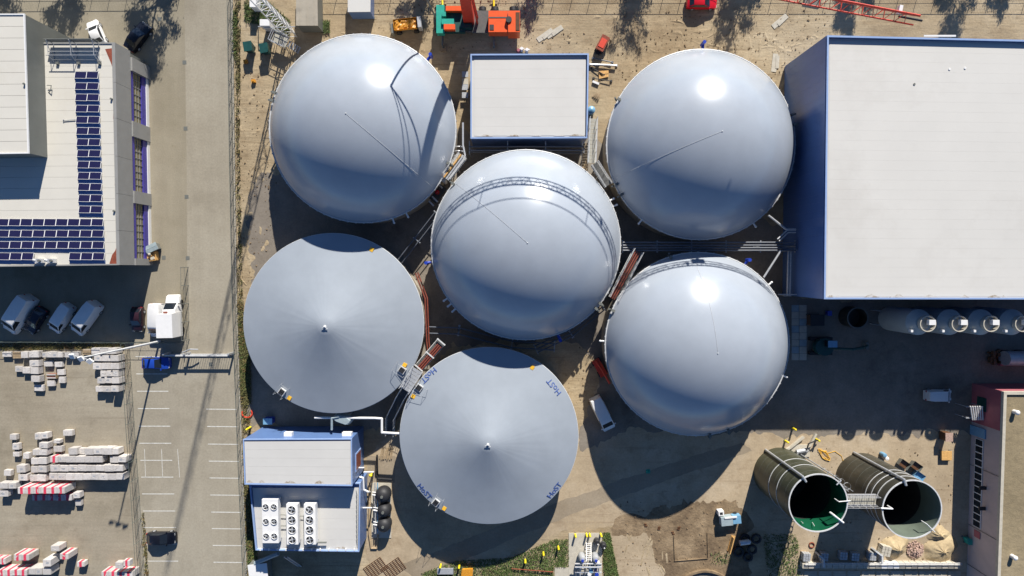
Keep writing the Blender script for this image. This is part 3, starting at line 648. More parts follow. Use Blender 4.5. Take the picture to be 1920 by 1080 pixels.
# rack of white pipes beside the office corner
p = W(1828, 772, 2.2); t = thing('pipe_rack', 'bundle of white pipes leaning beside the office corner', 'pipe rack', (p.x, p.y, 0))
for i in range(6):
    mb = MB(); mb.cyl((p.x - 1 + i * .33, p.y + .9, 2.6), (p.x - .3 + i * .3, p.y - 1.2, 2.2), .08, n=8); part(mb, 'pipe', mt['wht'], t)
mb = MB()
for dx in (-1.1, 1.3):
    for dy in (-.9, .7): mb.cyl((p.x + dx, p.y + dy, 0), (p.x + dx, p.y + dy, 2.1), .06, n=6)
mb.box((p.x - 1.2, p.y - 1.0, 2.04), (p.x + 1.5, p.y - .8, 2.14)); mb.box((p.x - 1.2, p.y + .6, 2.04), (p.x + 1.5, p.y + .8, 2.14)); part(mb, 'stand', mt['galv'], t)
mb = MB(); obx(mb, 1.6, 3.6, 1.0, 2.6, -.02, .06); part(mb, 'teal_window', mt['dteal'], OB)
# ------------------------------------------------------------------ vehicles
STY = {  # side profile: x (front = +.5), top z / H ; belt z / H ; glass spans
 'hatch': dict(prof=[(.5, .40), (.47, .50), (.40, .56), (.25, .62), (.03, .97), (-.06, 1.0), (-.29, .98), (-.45, .66), (-.495, .60), (-.5, .35)], belt=.64, ws=(3, 4), rw=(6, 7), roof=(4, 6)),
 'sedan': dict(prof=[(.5, .40), (.47, .50), (.40, .58), (.23, .64), (.02, .97), (-.06, 1.0), (-.20, .98), (-.37, .68), (-.49, .66), (-.5, .40)], belt=.66, ws=(3, 4), rw=(6, 7), roof=(4, 6)),
 'van': dict(prof=[(.5, .30), (.48, .42), (.44, .48), (.39, .54), (.22, .95), (.17, 1.0), (-.30, 1.0), (-.485, .985), (-.498, .9), (-.5, .25)], belt=.56, ws=(3, 4), rw=None, roof=(5, 7)),
}
def car(px, py, head, L, Wd, H, paint, label, style='hatch', zref=None, cat='car', group='parked vehicles', extra=None):
    st = STY[style]; p = W(px, py, H * .6 if zref is None else zref)
    t = thing('parked_van' if style == 'van' else 'parked_car', label, cat, (p.x, p.y, 0), group, R(head), local=True)
    prof = [(a * L, b * H) for a, b in st['prof']]; zb = st['belt'] * H; hw = Wd / 2
    def hwx(x):  # plan taper at the ends
        k = abs(x) / (L / 2); return hw * (1 - .16 * max(0, (k - .72) / .28) ** 2)
    secs = []
    for x, z in prof:
        h = hwx(x); b = min(z - .03, zb); f = max(0, (z - b - .03)) / (H - zb + .01); ht = h * (1 - (.22 if style != 'van' else .10) * f)
        secs.append([(x, -h * .93, .2), (x, -h, .4 if z > .5 else .3), (x, -h * .995, b), (x, -ht * .97, z - .04), (x, -ht * .82, z), (x, ht * .82, z), (x, ht * .97, z - .04), (x, h * .995, b), (x, h, .4 if z > .5 else .3), (x, h * .93, .2)])
    mb = MB(); n = 10; v = [q for s_ in secs for q in s_]; f = []
    for i in range(len(secs) - 1):
        for j in range(n): f.append((i * n + j, i * n + (j + 1) % n, (i + 1) * n + (j + 1) % n, (i + 1) * n + j))
    f += [tuple(range(n))[::-1], tuple(range((len(secs) - 1) * n, len(secs) * n))]
    mb.add(v, [q[::-1] for q in f]); body = part(mb, 'body', paint, t, True)
    def topq(i, j, k=.86, off=.018, lo=0.0, hi=1.0):
        a, b = secs[i], secs[j]; A0, A1, B0, B1 = Vector(a[4]), Vector(a[5]), Vector(b[4]), Vector(b[5])
        q0, q1, r0, r1 = A0.lerp(B0, lo), A1.lerp(B1, lo), A0.lerp(B0, hi), A1.lerp(B1, hi)
        nn = (q1 - q0).cross(r0 - q0).normalized(); nn = nn if nn.z > 0 else -nn
        return [q + nn * off for q in (q0, q1, r1, r0)] + [q - nn * .05 for q in (q0, q1, r1, r0)]
    bf = [(0, 1, 2, 3), (4, 7, 6, 5), (0, 4, 5, 1), (1, 5, 6, 2), (2, 6, 7, 3), (3, 7, 4, 0)]
    mb = MB(); mb.add(topq(*st['ws'], lo=.06, hi=.94), bf); part(mb, 'windscreen', mt['glass'], t)
    if st['rw']: mb = MB(); mb.add(topq(*st['rw'], lo=.1, hi=.85), bf); part(mb, 'rear_window', mt['glass'], t)
    # side windows
    i0, i1 = st['roof']
    for s in (0, 1):
        i2, i3 = (2, 3) if s == 0 else (7, 6); sg = -1 if s == 0 else 1
        if style == 'van': a, b, c2, d2 = secs[3], secs[4], secs[5], None; xr = .06 * L
        lo = []; 
        xa = prof[st['ws'][0]][0]; xb = prof[st['rw'][1]][0] if st['rw'] else .08 * L
        xta = prof[st['ws'][1]][0]; xtb = prof[st['rw'][0]][0] if st['rw'] else .08 * L
        h = hw * 1.0; ht = hw * (1 - (.22 if style != 'van' else .10)) 
        zz = zb + (H - zb) * .14; zt = zb + (H - zb) * .80
        yl = h * (1 - (.22 if style != 'van' else .1) * .14) + .004; yt = h * (1 - (.22 if style != 'van' else .1) * .80) * .99 + .004
        vv = [(xa - .12, sg * yl, zz), (xb + .12, sg * yl, zz), (xtb + .02, sg * yt, zt), (xta - .05, sg * yt, zt)]
        mb = MB(); mb.add(vv + [(a_, b_ - sg * .05, c_) for a_, b_, c_ in vv], bf); part(mb, 'side_window', mt['glass'], t)
        mb = MB(); mb.obox((xa - .1, sg * (hw + .09), zb + .06), (.14, .2, .14)); part(mb, 'mirror', paint, t)
        mb = MB(); mb.obox((L * .465, sg * hw * .66, H * .44), (.16, .34, .12)); part(mb, 'headlight', mt['light'], t)
        mb = MB(); mb.obox((-L * .492, sg * hw * .74, H * .52), (.1, .24, .2)); part(mb, 'tail_light', mt['rlight'], t)
        for x in (L * .31, -L * .30):
            mb = MB(); mb.cyl((x, sg * (hw - .2), .31), (x, sg * (hw + .01), .31), .31, n=16); wh = part(mb, 'wheel', mt['dark'], t, True)
            mb = MB(); mb.cyl((x, sg * (hw - .05), .31), (x, sg * (hw + .022), .31), .19, n=10); part(mb, 'rim', mt['galv'], wh)
    return t
car(31, 590, 236, 6.0, 2.05, 2.5, mt['wht'], 'large white van at the left end of the shaded parked row', 'van', cat='van')
car(65, 601, 236, 4.1, 1.7, 1.45, mt['carnavy'], 'dark hatchback between the large white van and the small white van', 'hatch')
car(113, 597, 236, 4.6, 1.78, 1.7, mt['wht'], 'small white van in the middle of the shaded parked row', 'van', cat='van')
car(158, 597, 233, 5.4, 1.95, 2.1, mt['wht'], 'white van at the right end of the slanted parked row', 'van', cat='van')
car(256, 599, 268, 3.6, 1.6, 1.45, mt['carmaroon'], 'very dark car in the shade edge beside the white pickup', 'hatch')
car(292, 601, 268, 4.9, 1.85, 1.8, mt['wht'], 'low white van parked tight against the white box truck', 'van', cat='van')
car(179, 61, 112, 3.7, 1.65, 1.5, mt['wht'], 'white car half hidden behind the factory billboard', 'hatch')
car(257, 68, 52, 4.5, 1.8, 1.5, mt['carblack'], 'black car under the tree shadow at the factory corner', 'sedan')
car(291, 681, 0, 3.95, 1.7, 1.45, mt['carblue'], 'bright blue car parked below the box truck', 'hatch')
car(301, 1010, 0, 4.2, 1.75, 1.45, mt['carblack'], 'black car alone in the lower parking bays', 'hatch')
car(1317, 3, 0, 4.3, 1.75, 1.45, mt['carred'], 'red car at the top edge beside a tree shadow', 'hatch')
car(1130, 777, -64, 5.3, 1.95, 2.1, mt['wht'], 'white van with open rear in the dark gap beside the lettered tank', 'van', cat='van')
car(1762, 742, 0, 3.8, 1.65, 1.6, mt['wht'], 'small white van alone in the shaded yard', 'van', cat='van')
# white box truck
p = W(320, 600, 1.6); BT = thing('box_truck', 'white box truck beside the dark gate fence', 'truck', (p.x, p.y, 0), 'parked vehicles', R(91), local=True)
mb = MB(); mb.box((-2.4, -1.15, .75), (1.0, 1.15, 3.2)); part(mb, 'cargo_box', mt['wht'], BT)
mb = MB(); mb.box((1.0, -.42, 2.2), (1.38, .42, 2.75)); co = part(mb, 'cooling_unit', mt['wht'], BT); mb = MB(); mb.box((1.06, -.3, 2.74), (1.3, .3, 2.78)); part(mb, 'vent_grille', mt['brown'], co)
mb = MB(); S = []
for x, z, w in ((1.05, 2.05, .98), (1.3, 2.1, .96), (1.55, 2.05, .94), (2.4, 1.32, .98), (3.35, 1.1, .92), (3.6, .7, .82)):
    S.append([(x, -w, .35), (x, -w * 1.03, .9 if z > 1 else .55), (x, -w * .94, z - .08), (x, -w * .8, z), (x, w * .8, z), (x, w * .94, z - .08), (x, w * 1.03, .9 if z > 1 else .55), (x, w, .35)])
v = [q for s_ in S for q in s_]; f = [(i * 8 + j, i * 8 + (j + 1) % 8, (i + 1) * 8 + (j + 1) % 8, (i + 1) * 8 + j) for i in range(5) for j in range(8)] + [tuple(range(8))[::-1], tuple(range(40, 48))]
mb.add(v, f); part(mb, 'cab', mt['wht'], BT, True)
mb = MB(); mb.add([(1.58, -.76, 2.06), (1.58, .76, 2.06), (2.44, .8, 1.33), (2.44, -.8, 1.33), (1.5, -.76, 1.97), (1.5, .76, 1.97), (2.36, .8, 1.24), (2.36, -.8, 1.24)], [(0, 3, 2, 1), (4, 5, 6, 7), (0, 1, 5, 4), (1, 2, 6, 5), (2, 3, 7, 6), (3, 0, 4, 7)]); part(mb, 'windscreen', mt['glass'], BT)
mb = MB(); mb.box((-2.4, -.4, .45), (3.2, .4, .74)); part(mb, 'chassis', mt['dgrey'], BT)
for sg in (-1, 1):
    for x in (-1.5, 2.45): mb = MB(); mb.cyl((x, sg * .7, .4), (x, sg * 1.03, .4), .4, n=16); wh = part(mb, 'wheel', mt['dark'], BT, True)
    mb = MB(); mb.obox((2.3, sg * 1.15, 1.4), (.12, .25, .3)); part(mb, 'mirror', mt['dark'], BT)
    mb = MB(); mb.box((-2.35, sg * 1.15, 1.2), (.9, sg * 1.17, 1.26)); part(mb, 'side_rail', mt['galv'], BT)

# ------------------------------------------------------------------ mobile tower crane
tx, ty = W(881, 44).x, W(881, 44).y
CR = thing('mobile_crane', 'orange and teal mobile crane with a long red jib reaching over the site', 'crane', (tx, ty, 0))
def xw(px): return W(px, 40, 1.5).x
def yw_(py): return W(890, py, 1.5).y
yt, yb = yw_(14), yw_(61)
mb = MB(); mb.box((xw(816), yb + .3, .75), (xw(974), yt - .3, 1.25)); part(mb, 'chassis', mt['deck'], CR)
mb = MB(); mb.box((xw(886), yb, 1.25), (xw(915), yw_(22), 1.45)); part(mb, 'deck_plate', mt['deck'], CR)
def cb(name, x0, x1, y0, y1, z0, z1, m, par=CR):
    k = (CAM_H - z1) / (CAM_H - 1.5)
    mb = MB(); mb.box((xw(x0) * k, yw_(y1) * k, z0), (xw(x1) * k, yw_(y0) * k, z1)); return part(mb, name, m, par)
cb('engine_cover', 916, 952, 20, 60, 1.26, 2.7, mt['orange']); cb('cab', 952.6, 975, 20, 60, .8, 3.0, mt['orange'])
q = W(954, 37, 3.0); mb = MB(); mb.cyl((q.x, q.y, 2.5), (q.x, q.y, 3.16), .42, n=16); part(mb, 'exhaust', mt['dark'], CR, True)
cb('windscreen', 967, 974.4, 23, 57, 2.5, 3.05, mt['gold']); cb('roof_hatch', 918, 926, 46, 56, 2.6, 2.76, mt['dark'])
cb('engine_stripe', 917, 952, 31.5, 33.5, 2.6, 2.74, mt['deck'])
cb('counterweight', 818, 833, 9, 62, 1.26, 2.2, mt['teal']); cb('machine_deck', 833.5, 872, 17, 60, 1.26, 1.9, mt['dteal']); cb('winch_cover', 828, 851, 35, 45, 1.95, 2.5, mt['teal']); cb('winch_cover', 829, 836, 22, 30, 1.95, 2.5, mt['teal'])
cb('ballast_slab', 836, 866, 11, 20, 1.95, 2.6, mt['orange']); cb('ballast_slab', 832, 853, 45, 55, 1.95, 2.6, mt['orange']); cb('machine_box', 862, 885, 44, 52, 1.4, 2.1, mt['dteal'])
for x in (822, 838, 862, 905, 928, 962):
    for y in (18, 56):
        c = W(x, y, .5); mb = MB(); mb.cyl((c.x, c.y - .25, .52), (c.x, c.y + .25, .52), .52, n=16); part(mb, 'wheel', mt['dark'], CR, True)
for x in (830, 926):
    for y, ex in ((14, -14), (60, 28)):
        c = W(x, y, .8); e = W(x, y + ex, .3); mb = MB(); mb.tube([(c.x, c.y, .85), (e.x, e.y, .8), (e.x, e.y, .1)], .14, 8); og = part(mb, 'outrigger', mt['dgrey'] if ex > 0 else mt['yellow'], CR); mb = MB(); mb.obox((e.x, e.y, .06), (1.0, 1.0, .12)); part(mb, 'foot_plate', mt['wood'], og)
ZJ = 22.0
mb = MB(); mb.add([(tx + a * .75 * k, ty + b * .75 * k, z) for z, k in ((1.3, 1), (12, .85)) for a, b in ((-1, -1), (1, -1), (1, 1), (-1, 1))], MB.BF); part(mb, 'lower_mast', mt['red'], CR)
mb = MB(); mb.add([(tx + a * .5 * k, ty + b * .5 * k, z) for z, k in ((11.5, 1), (ZJ + 1, .8)) for a, b in ((-1, -1), (1, -1), (1, 1), (-1, 1))], MB.BF)
part(mb, 'upper_mast', mt['red'], CR)
for dx, dy in ((1.25, .5), (1.25, -.35)):
    mb = MB(); mb.cyl((tx + 1.2, ty + dy - .3, 1.5), (tx + .7, ty + dy * .5, 12), .13, n=8); part(mb, 'mast_ram', mt['red'], CR)
je = W(1714, 38, ZJ); js_ = Vector((tx, ty, ZJ)); jd = (je - js_); JL = jd.length; jd.normalize(); jn = Vector((-jd.y, jd.x, 0))
def J(u, v, z): return js_ + jd * u + jn * v + Vector((0, 0, z))
for v, z, nm in ((-.55, 0, 'jib_chord'), (.55, 0, 'jib_chord'), (.1, 1.0, 'jib_chord')):
    mb = MB(); mb.cyl(J(-.6, v, z), J(JL, v * .9, z * .85), .12 if z else .085, n=8); part(mb, nm, mt['red'], CR)
mb = MB(); k = 0; step = 1.15; nst = int(JL / step)
for i in range(nst):
    u0, u1 = i * step, (i + 1) * step; um = (u0 + u1) / 2
    for v in (-.55, .55): mb.cyl(J(u0, v, 0), J(um, .1, .97), .035, n=4); mb.cyl(J(um, .1, .97), J(u1, v, 0), .035, n=4)
    if i % 2 == 0: mb.cyl(J(u0, -.55, 0), J(u0, .55, 0), .045, n=4)
    else: mb.cyl(J(u0, -.55, 0), J(u1, .55, 0), .03, n=4)
part(mb, 'jib_lacing', mt['red'], CR)
for u in (JL * .985, JL * .78, JL * .52):
    mb = MB(); mb.obox(J(u - 1.3, .5, .55), (.35, .75, .4), math.atan2(jd.y, jd.x)); part(mb, 'jib_light', mt['wht'], CR)
mb = MB(); mb.obox(J(JL * .78, 0, -.3), (1.7, 1.0, .5), math.atan2(jd.y, jd.x)); mb.obox(J(JL * .78, 0, -.75), (.4, .3, .5)); part(mb, 'trolley', mt['dgrey'], CR)
mb = MB(); mb.cyl(J(JL - 1.8, 0, .2), J(JL + .7, 0, .2), .12, n=8); part(mb, 'jib_tip_sheave', mt['dark'], CR)
# pendant rods above the jib and the back stay
mb = MB(); mb.tube([J(-.3, 0, .9), J(-.5, 0, 1.7), J(JL * .17, .1, 3.0), J(JL * .45, .1, 2.6), J(JL * .66, .1, 1.2)], .06); mb.cyl(J(JL * .17, .1, 3.0), J(JL * .17, .1, 1), .05, n=5); mb.cyl(J(JL * .45, .1, 2.6), J(JL * .45, .1, 1), .05, n=5); part(mb, 'pendant_rod', mt['red'], CR)
kn = Vector((tx - 5.9, ty + .1, 18.2))
mb = MB(); mb.tube([(tx - .4, ty, 20.5), kn], .10, 8); part(mb, 'back_strut', mt['red'], CR)
mb = MB(); mb.tube([kn, (xw(818), ty - .1, 2.0)], .12, 6); mb.tube([kn, J(-.5, 0, 1.7)], .06); mb.tube([kn + Vector((0, .5, 0)), (tx - .4, ty + .3, 22.6)], .06); part(mb, 'back_stay', mt['dgrey'], CR)
# small amber dumper left of the crane
p = W(762, 47, 1.0); DU = thing('tracked_dumper', 'amber skip dumper left of the crane', 'dumper', (p.x, p.y, 0), None, R(6), local=True)
mb = MB(); mb.add([(-1.6, -.62, .8), (1.4, -.62, .8), (1.4, .62, .8), (-1.6, .62, .8), (-1.75, -.75, 1.5), (1.55, -.75, 1.5), (1.55, .75, 1.5), (-1.75, .75, 1.5)], MB.BF[:1] + MB.BF[2:]); part(mb, 'skip', mt['amber'], DU)
mb = MB(); rg = random.Random(3); pts = [(-1.6 + 3 * i / 12, -.65 + 1.3 * j / 5, 1.3 + rg.uniform(-.12, .15)) for j in range(6) for i in range(13)]; mb.add(pts, [(j * 13 + i, j * 13 + i + 1, (j + 1) * 13 + i + 1, (j + 1) * 13 + i) for j in range(5) for i in range(12)]); part(mb, 'load', mt['amber'], DU)
mb = MB(); mb.box((-2.0, -.55, .45), (2.2, .55, .8)); part(mb, 'chassis', mt['deck'], DU)
mb = MB(); mb.box((1.7, -.85, .5), (2.2, .6, 1.9)); part(mb, 'driver_stand', mt['galv'], DU); mb = MB(); mb.box((-2.2, -1.0, .2), (-1.85, .3, 1.2)); part(mb, 'counter_block', mt['dgrey'], DU)
for s in (-1, 1):
    for x in (-1.2, 1.3): mb = MB(); mb.cyl((x, s * .6, .4), (x, s * .9, .4), .4, n=14); part(mb, 'wheel', mt['dark'], DU, True)

# ------------------------------------------------------------------ tall lattice mast
p = W(545, 62); MA = thing('lattice_mast', 'tall white lattice mast rising out of the top edge beside the beige container', 'mast', (p.x, p.y, 0))
HM = 44; w0, w1 = 1.0, .3
def mv(k, z): f = z / HM; w = w0 + (w1 - w0) * f; a = R(90 + 120 * k); return Vector((p.x + w * math.cos(a), p.y + w * math.sin(a), z))
for k in range(3): mb = MB(); mb.cyl(mv(k, 0), mv(k, HM), .09, .035, n=8); part(mb, 'leg', mt['wht'], MA)
mb = MB(); z = 0
while z < HM - 1.6:
    for k in range(3):
        mb.cyl(mv(k, z), mv(k + 1, z + 1.6), .035, n=5); mb.cyl(mv(k, z), mv(k + 1, z), .035, n=5)
    z += 1.6
part(mb, 'lacing', mt['wht'], MA)
for zz, a in ((15.3, .9),):
    mb = MB(); mb.box((p.x - a * .8, p.y - .7, zz - 1.2), (p.x + a * .5, p.y - .3, zz + 1.2)); part(mb, 'antenna_panel', mt['wht'], MA)

# ------------------------------------------------------------------ containers, bins and gear in the top-left corner
def boxthing(name, label, cat, pts, z, m, m2=None, group=None, ribs=0, lid=None):
    P = poly_px(pts, z); cx = sum(q[0] for q in P) / 4; cy = sum(q[1] for q in P) / 4; t = thing(name, label, cat, (cx, cy, 0), group)
    mb = MB(); mb.prism(inset(P, .05), .12, z - .08); part(mb, 'body', m2 or m, t)
    mb = MB(); mb.prism(P, z - .08, z); rf = part(mb, 'roof' if not lid else 'lid', m, t)
    A, B, C, D = [Vector(q) for q in P]
    mb = MB()
    for q in (A, B, C, D): mb.obox((cx + (q.x - cx) * .93, cy + (q.y - cy) * .93, .06), (.25, .25, .12))
    part(mb, 'feet', mt['dgrey'], t)
    for i in range(ribs):
        u = (i + .5) / ribs; a, b = A.lerp(B, u), D.lerp(C, u); mb = MB(); e = Vector((.05, 0)); mb.prism([a - e, a + e, b + e, b - e], z, z + .035); part(mb, 'roof_rib', m, t)
    return t
boxthing('storage_container', 'beige flat-roofed container at the top edge above the domed tank', 'container', [(555, -60), (594, -60), (596, 48), (555, 48)], 2.5, mt['beige'], mt['dgrey'], ribs=3)
boxthing('site_cabin', 'white container standing at the top edge', 'container', [(652, -50), (695, -50), (694.5, 22), (652, 22.5)], 2.5, mt['white'], mt['blue'], ribs=0)
boxthing('electric_cabinet', 'small white cabinet beside the lattice mast foot', 'cabinet', [(487, 36), (505, 36), (505, 48), (487, 48)], 2.2, mt['wht'])
boxthing('electric_cabinet', 'small white cabinet cut by the top edge left of the mast', 'cabinet', [(468, -10), (480, -10), (480, 13), (468, 13)], 1.8, mt['wht'])
for k, (x, y) in enumerate(((467, 89), (497, 92))):
    p = W(x, y, 1.0); t = thing('waste_container', ('left' if k == 0 else 'right') + ' dark green wheeled bin below the lattice mast', 'bin', (p.x, p.y, 0), 'green bins by the mast')
    mb = MB(); mb.add([(p.x + a * (.45 + .1 * q), p.y + b * (.5 + .12 * q), .25 + q * 1.1) for q in (0, 1) for a, b in ((-1, -1), (1, -1), (1, 1), (-1, 1))], MB.BF); part(mb, 'body', mt['dteal'], t)
    mb = MB(); mb.obox((p.x, p.y, 1.45), (1.2, 1.35, .12), .15); part(mb, 'lid', mt['dteal'], t)
    for a in (-1, 1):
        for b in (-1, 1): mb = MB(); mb.cyl((p.x + a * .4, p.y + b * .4 - .04, .13), (p.x + a * .4, p.y + b * .4 + .04, .13), .13, n=10); part(mb, 'wheel', mt['dark'], t)
p = W(524, 73, 1.6); t = thing('service_platform', 'steel platform with railings below the mast', 'platform', (p.x, p.y, 0), None, R(-25), local=True)
mb = MB(); mb.box((-1.1, -.8, 1.3), (1.1, .8, 1.38)); part(mb, 'deck', mt['grate'], t)
mb = MB()
for a in (-1.1, 0, 1.1):
    for b in (-.8, .8): mb.cyl((a, b, 0), (a, b, 2.3), .05, n=6)
for z in (1.8, 2.3): mb.tube([(-1.1, -.8, z), (1.1, -.8, z), (1.1, .8, z), (-1.1, .8, z), (-1.1, -.8, z)], .04, 5)
part(mb, 'railing', mt['steel'], t)
mb = MB()
for i in range(5): mb.box((1.15 + i * .28, -.45, 1.1 - i * .24), (1.4 + i * .28, .45, 1.14 - i * .24))
mb.cyl((1.1, -.45, 1.3), (2.5, -.45, 0), .04, n=5); mb.cyl((1.1, .45, 1.3), (2.5, .45, 0), .04, n=5); part(mb, 'steps', mt['galv'], t)
mb = MB(); mb.tube([W(484, 50, 1.5), W(510, 52, 1.6), W(553, 50, 2.2)], .07); mb.tube([W(484, 50, 1.5), W(484, 50, .05)], .06); mb.tube([W(553, 50, 2.2), W(553, 50, .05)], .06); solo(mb, 'cable_bridge', mt['galv'], 'thin grey cable bridge between the white cabinet and the beige container', 'pipe')
# ------------------------------------------------------------------ wrapped packs in the storage yard
_pm = {}
def pack_mesh(w, d, h, m):
    key = (round(w, 2), round(d, 2), round(h, 2), m.name)
    if key not in _pm:
        bm = bmesh.new(); bmesh.ops.create_cube(bm, size=1); bmesh.ops.scale(bm, vec=(w, d, h), verts=bm.verts); bmesh.ops.translate(bm, vec=(0, 0, h / 2), verts=bm.verts)
        bmesh.ops.bevel(bm, geom=bm.edges[:], offset=.035, segments=2, affect='EDGES'); me = bpy.data.meshes.new('film_wrap'); bm.to_mesh(me); bm.free(); me.materials.append(m)
        me.polygons.foreach_set('use_smooth', [True] * len(me.polygons)); me.set_sharp_from_angle(angle=R(50)); _pm[key] = me
    return _pm[key]
_palm = {}
def pack(x0, x1, y0, y1, h, label, z0=0.0, stripe=False, m=None, cat='pack', name='wrapped_pack'):
    zt = z0 + h; a, b = W(x0, y1, zt), W(x1, y0, zt); w, d = abs(b.x - a.x) - .02, abs(b.y - a.y) + .06; c = (a + b) / 2
    rz = random.uniform(-.035, .035); t = thing(name, label, cat, (c.x, c.y, z0), 'wrapped packs in the storage yard', rz, local=True)
    pl = .1; ob = bpy.data.objects.new('film_wrap', pack_mesh(w, d, h - pl, m or mt['pack'])); COL.objects.link(ob); ob.parent = t; ob.location.z = pl
    mb = MB()
    for k in (-1, 0, 1): mb.box((-w / 2 + .02, k * d * .4 - .05, 0), (w / 2 - .02, k * d * .4 + .05, pl))
    part(mb, 'pallet', mt['wood'], t)
    if random.random() < .45 and not stripe:
        mb = MB(); u, q = random.uniform(-.15, .1) * w, random.uniform(-.1, .1) * d; mb.box((u - .2, q - .14, h - .02), (u + .2, q + .14, h + .004)); part(mb, 'print_patch', mt['galv'], t)
    if random.random() < .3:
        mb = MB(); u = random.uniform(-.25, .25) * w; mb.obox((u, random.uniform(-.2, .2) * d, h + .006), (.5, .12, .03), random.uniform(0, 3)); part(mb, 'loose_film', mt['pack'], t)
    if stripe:
        mb = MB(); mb.box((-w * .18, -d / 2 - .012, pl + .08), (w * .16, d / 2 + .012, h + .01)); part(mb, 'red_band', mt['packr'], t)
    return t
def row(xs, y0, y1, hs, where, stripe=False, z0=0.0, m=None):
    n = len(xs) - 1
    for i in range(n):
        h = hs[i] if isinstance(hs, (list, tuple)) else hs
        pack(xs[i], xs[i + 1], y0 + random.uniform(-.5, .5), y1 + random.uniform(-.5, .5), h, f'{"red-banded" if stripe else "white"} pack, {ORD[i]} in {where}', z0, stripe, m)
def lin(a, b, n): return [a + (b - a) * i / n for i in range(n + 1)]
# tall stack beside the lamp post
for k, (x0, x1, yb) in enumerate(((171, 218, 663.7), (176, 222, 677.2), (174, 223, 692), (188, 222, 705.7), (182, 223, 718.5), (179, 222, 734.8))):
    n = 3; row(lin(x0, x1, n), yb - 10.5, yb, [.85, 1.05, 1.45] if k != 3 else [1.0, 1.2, 1.45], f'{["back", "second", "third", "fourth", "fifth", "front"][k]} row of the stack under the lamp pole')
A_ = [(4, 21, 660, 669, .5), (39, 52, 660, 671, .9), (54, 72, 659, 670, 1.0), (79, 88, 661, 670, .9), (88, 98, 660, 670, .9), (98, 107, 660, 670, .9), (107, 117, 661, 670, .8), (121, 131, 661, 670, .7), (133, 147, 660, 670, .7)]
for i, q in enumerate(A_): pack(*q, f'white pack, {ORD[i]} from left in the row along the yard\'s top fence')
for i, q in enumerate([(55, 72, 676, 687, 1.0), (82, 98, 677, 687, .5), (102, 116, 679, 688, .6)]): pack(*q, f'white pack, {ORD[i]} from left in the second row of the small yard pile')
for i, q in enumerate([(28, 42, 687, 697, .5), (42, 56, 689, 700, .7), (57, 72, 689, 701, 1.0), (107, 120, 693, 703, .5)]): pack(*q, f'white pack, {ORD[i]} from left in the third row of the small yard pile')
pack(58, 74, 705, 716, 1.0, 'tall white pack directly behind the shaded pack at the small pile front'); pack(88, 102, 714, 724, .45, 'low white pack just below the open crate with red content'); pack(110, 121, 707, 718, .5, 'low white pack at the right front corner of the small pile'); pack(64, 81, 722, 733, .5, 'white pack lying in the shade at the small pile\'s front')
# wooden crates
for k, (x0, x1, y0, y1, h, lab) in enumerate(((24, 39, 659, 672, .5, 'slatted wooden crate at the left of the small yard pile'), (155, 169, 655, 665, .6, 'slatted wooden crate between the small pile and the tall stack'), (87, 104, 701, 710, .5, 'open crate with red content in the small yard pile'))):
    a, b = W(x0, y1, h), W(x1, y0, h); c = (a + b) / 2; w, d = b.x - a.x, b.y - a.y; t = thing('wooden_crate', lab, 'crate', (c.x, c.y, 0), 'crates in the storage yard', 0, local=True)
    for i in range(6): mb = MB(); yy = -d / 2 + d * (i + .5) / 6; mb.box((-w / 2, yy - d * .065, h - .03), (w / 2, yy + d * .065, h)); part(mb, 'slat', mt['wood'] if k < 2 else mt['pack'], t) if not (k == 2 and i in (2, 3)) else None
    mb = MB(); mb.box((-w / 2 + .02, -d / 2 + .02, 0), (w / 2 - .02, d / 2 - .02, h - .12)); part(mb, 'content', mt['pack'] if k < 2 else mt['rust'], t)
    for sx in (-1, 1): mb = MB(); mb.box((sx * w / 2 - .03, -d / 2, 0), (sx * w / 2 + .03, d / 2, h - .035)); part(mb, 'side_board', mt['wood'], t)
# long pile
row([128, 144, 158.5, 175, 191, 210, 222], 841, 852, [1.2, .7, 1.3, 1.3, 1.4, 1.3], 'the back row of the long pile')
row([109, 123.5, 141, 158, 175, 192], 856, 867, 1.25, 'the second row of the long pile'); row([206, 221, 236], 856, 867, [1.1, 1.35], 'the pair at the right end of the second long-pile row')
pack(94, 108, 856, 867, 1.25, 'pack with a red band at the left end of the long pile', 0, True)
row(lin(94, 230, 8), 873, 883.5, [1.25] * 6 + [1.35] * 2, 'the third row of the long pile'); row(lin(92, 233, 9), 888.5, 899.7, 1.3, 'the front row of the long pile')
row([73, 89], 831, 840.5, 1.2, 'the slim column at the long pile\'s left end, back'); row([61, 72.5, 88], 843, 853.5, [.9, 1.2], 'the slim column\'s second row'); row([58, 71, 87], 859, 870, [.9, 1.3], 'the slim column\'s third row'); row([58, 71, 87], 874.5, 886, [.9, 1.3], 'the slim column\'s fourth row'); row([56, 68, 85], 891, 902, [.9, 1.3], 'the slim column\'s front row')
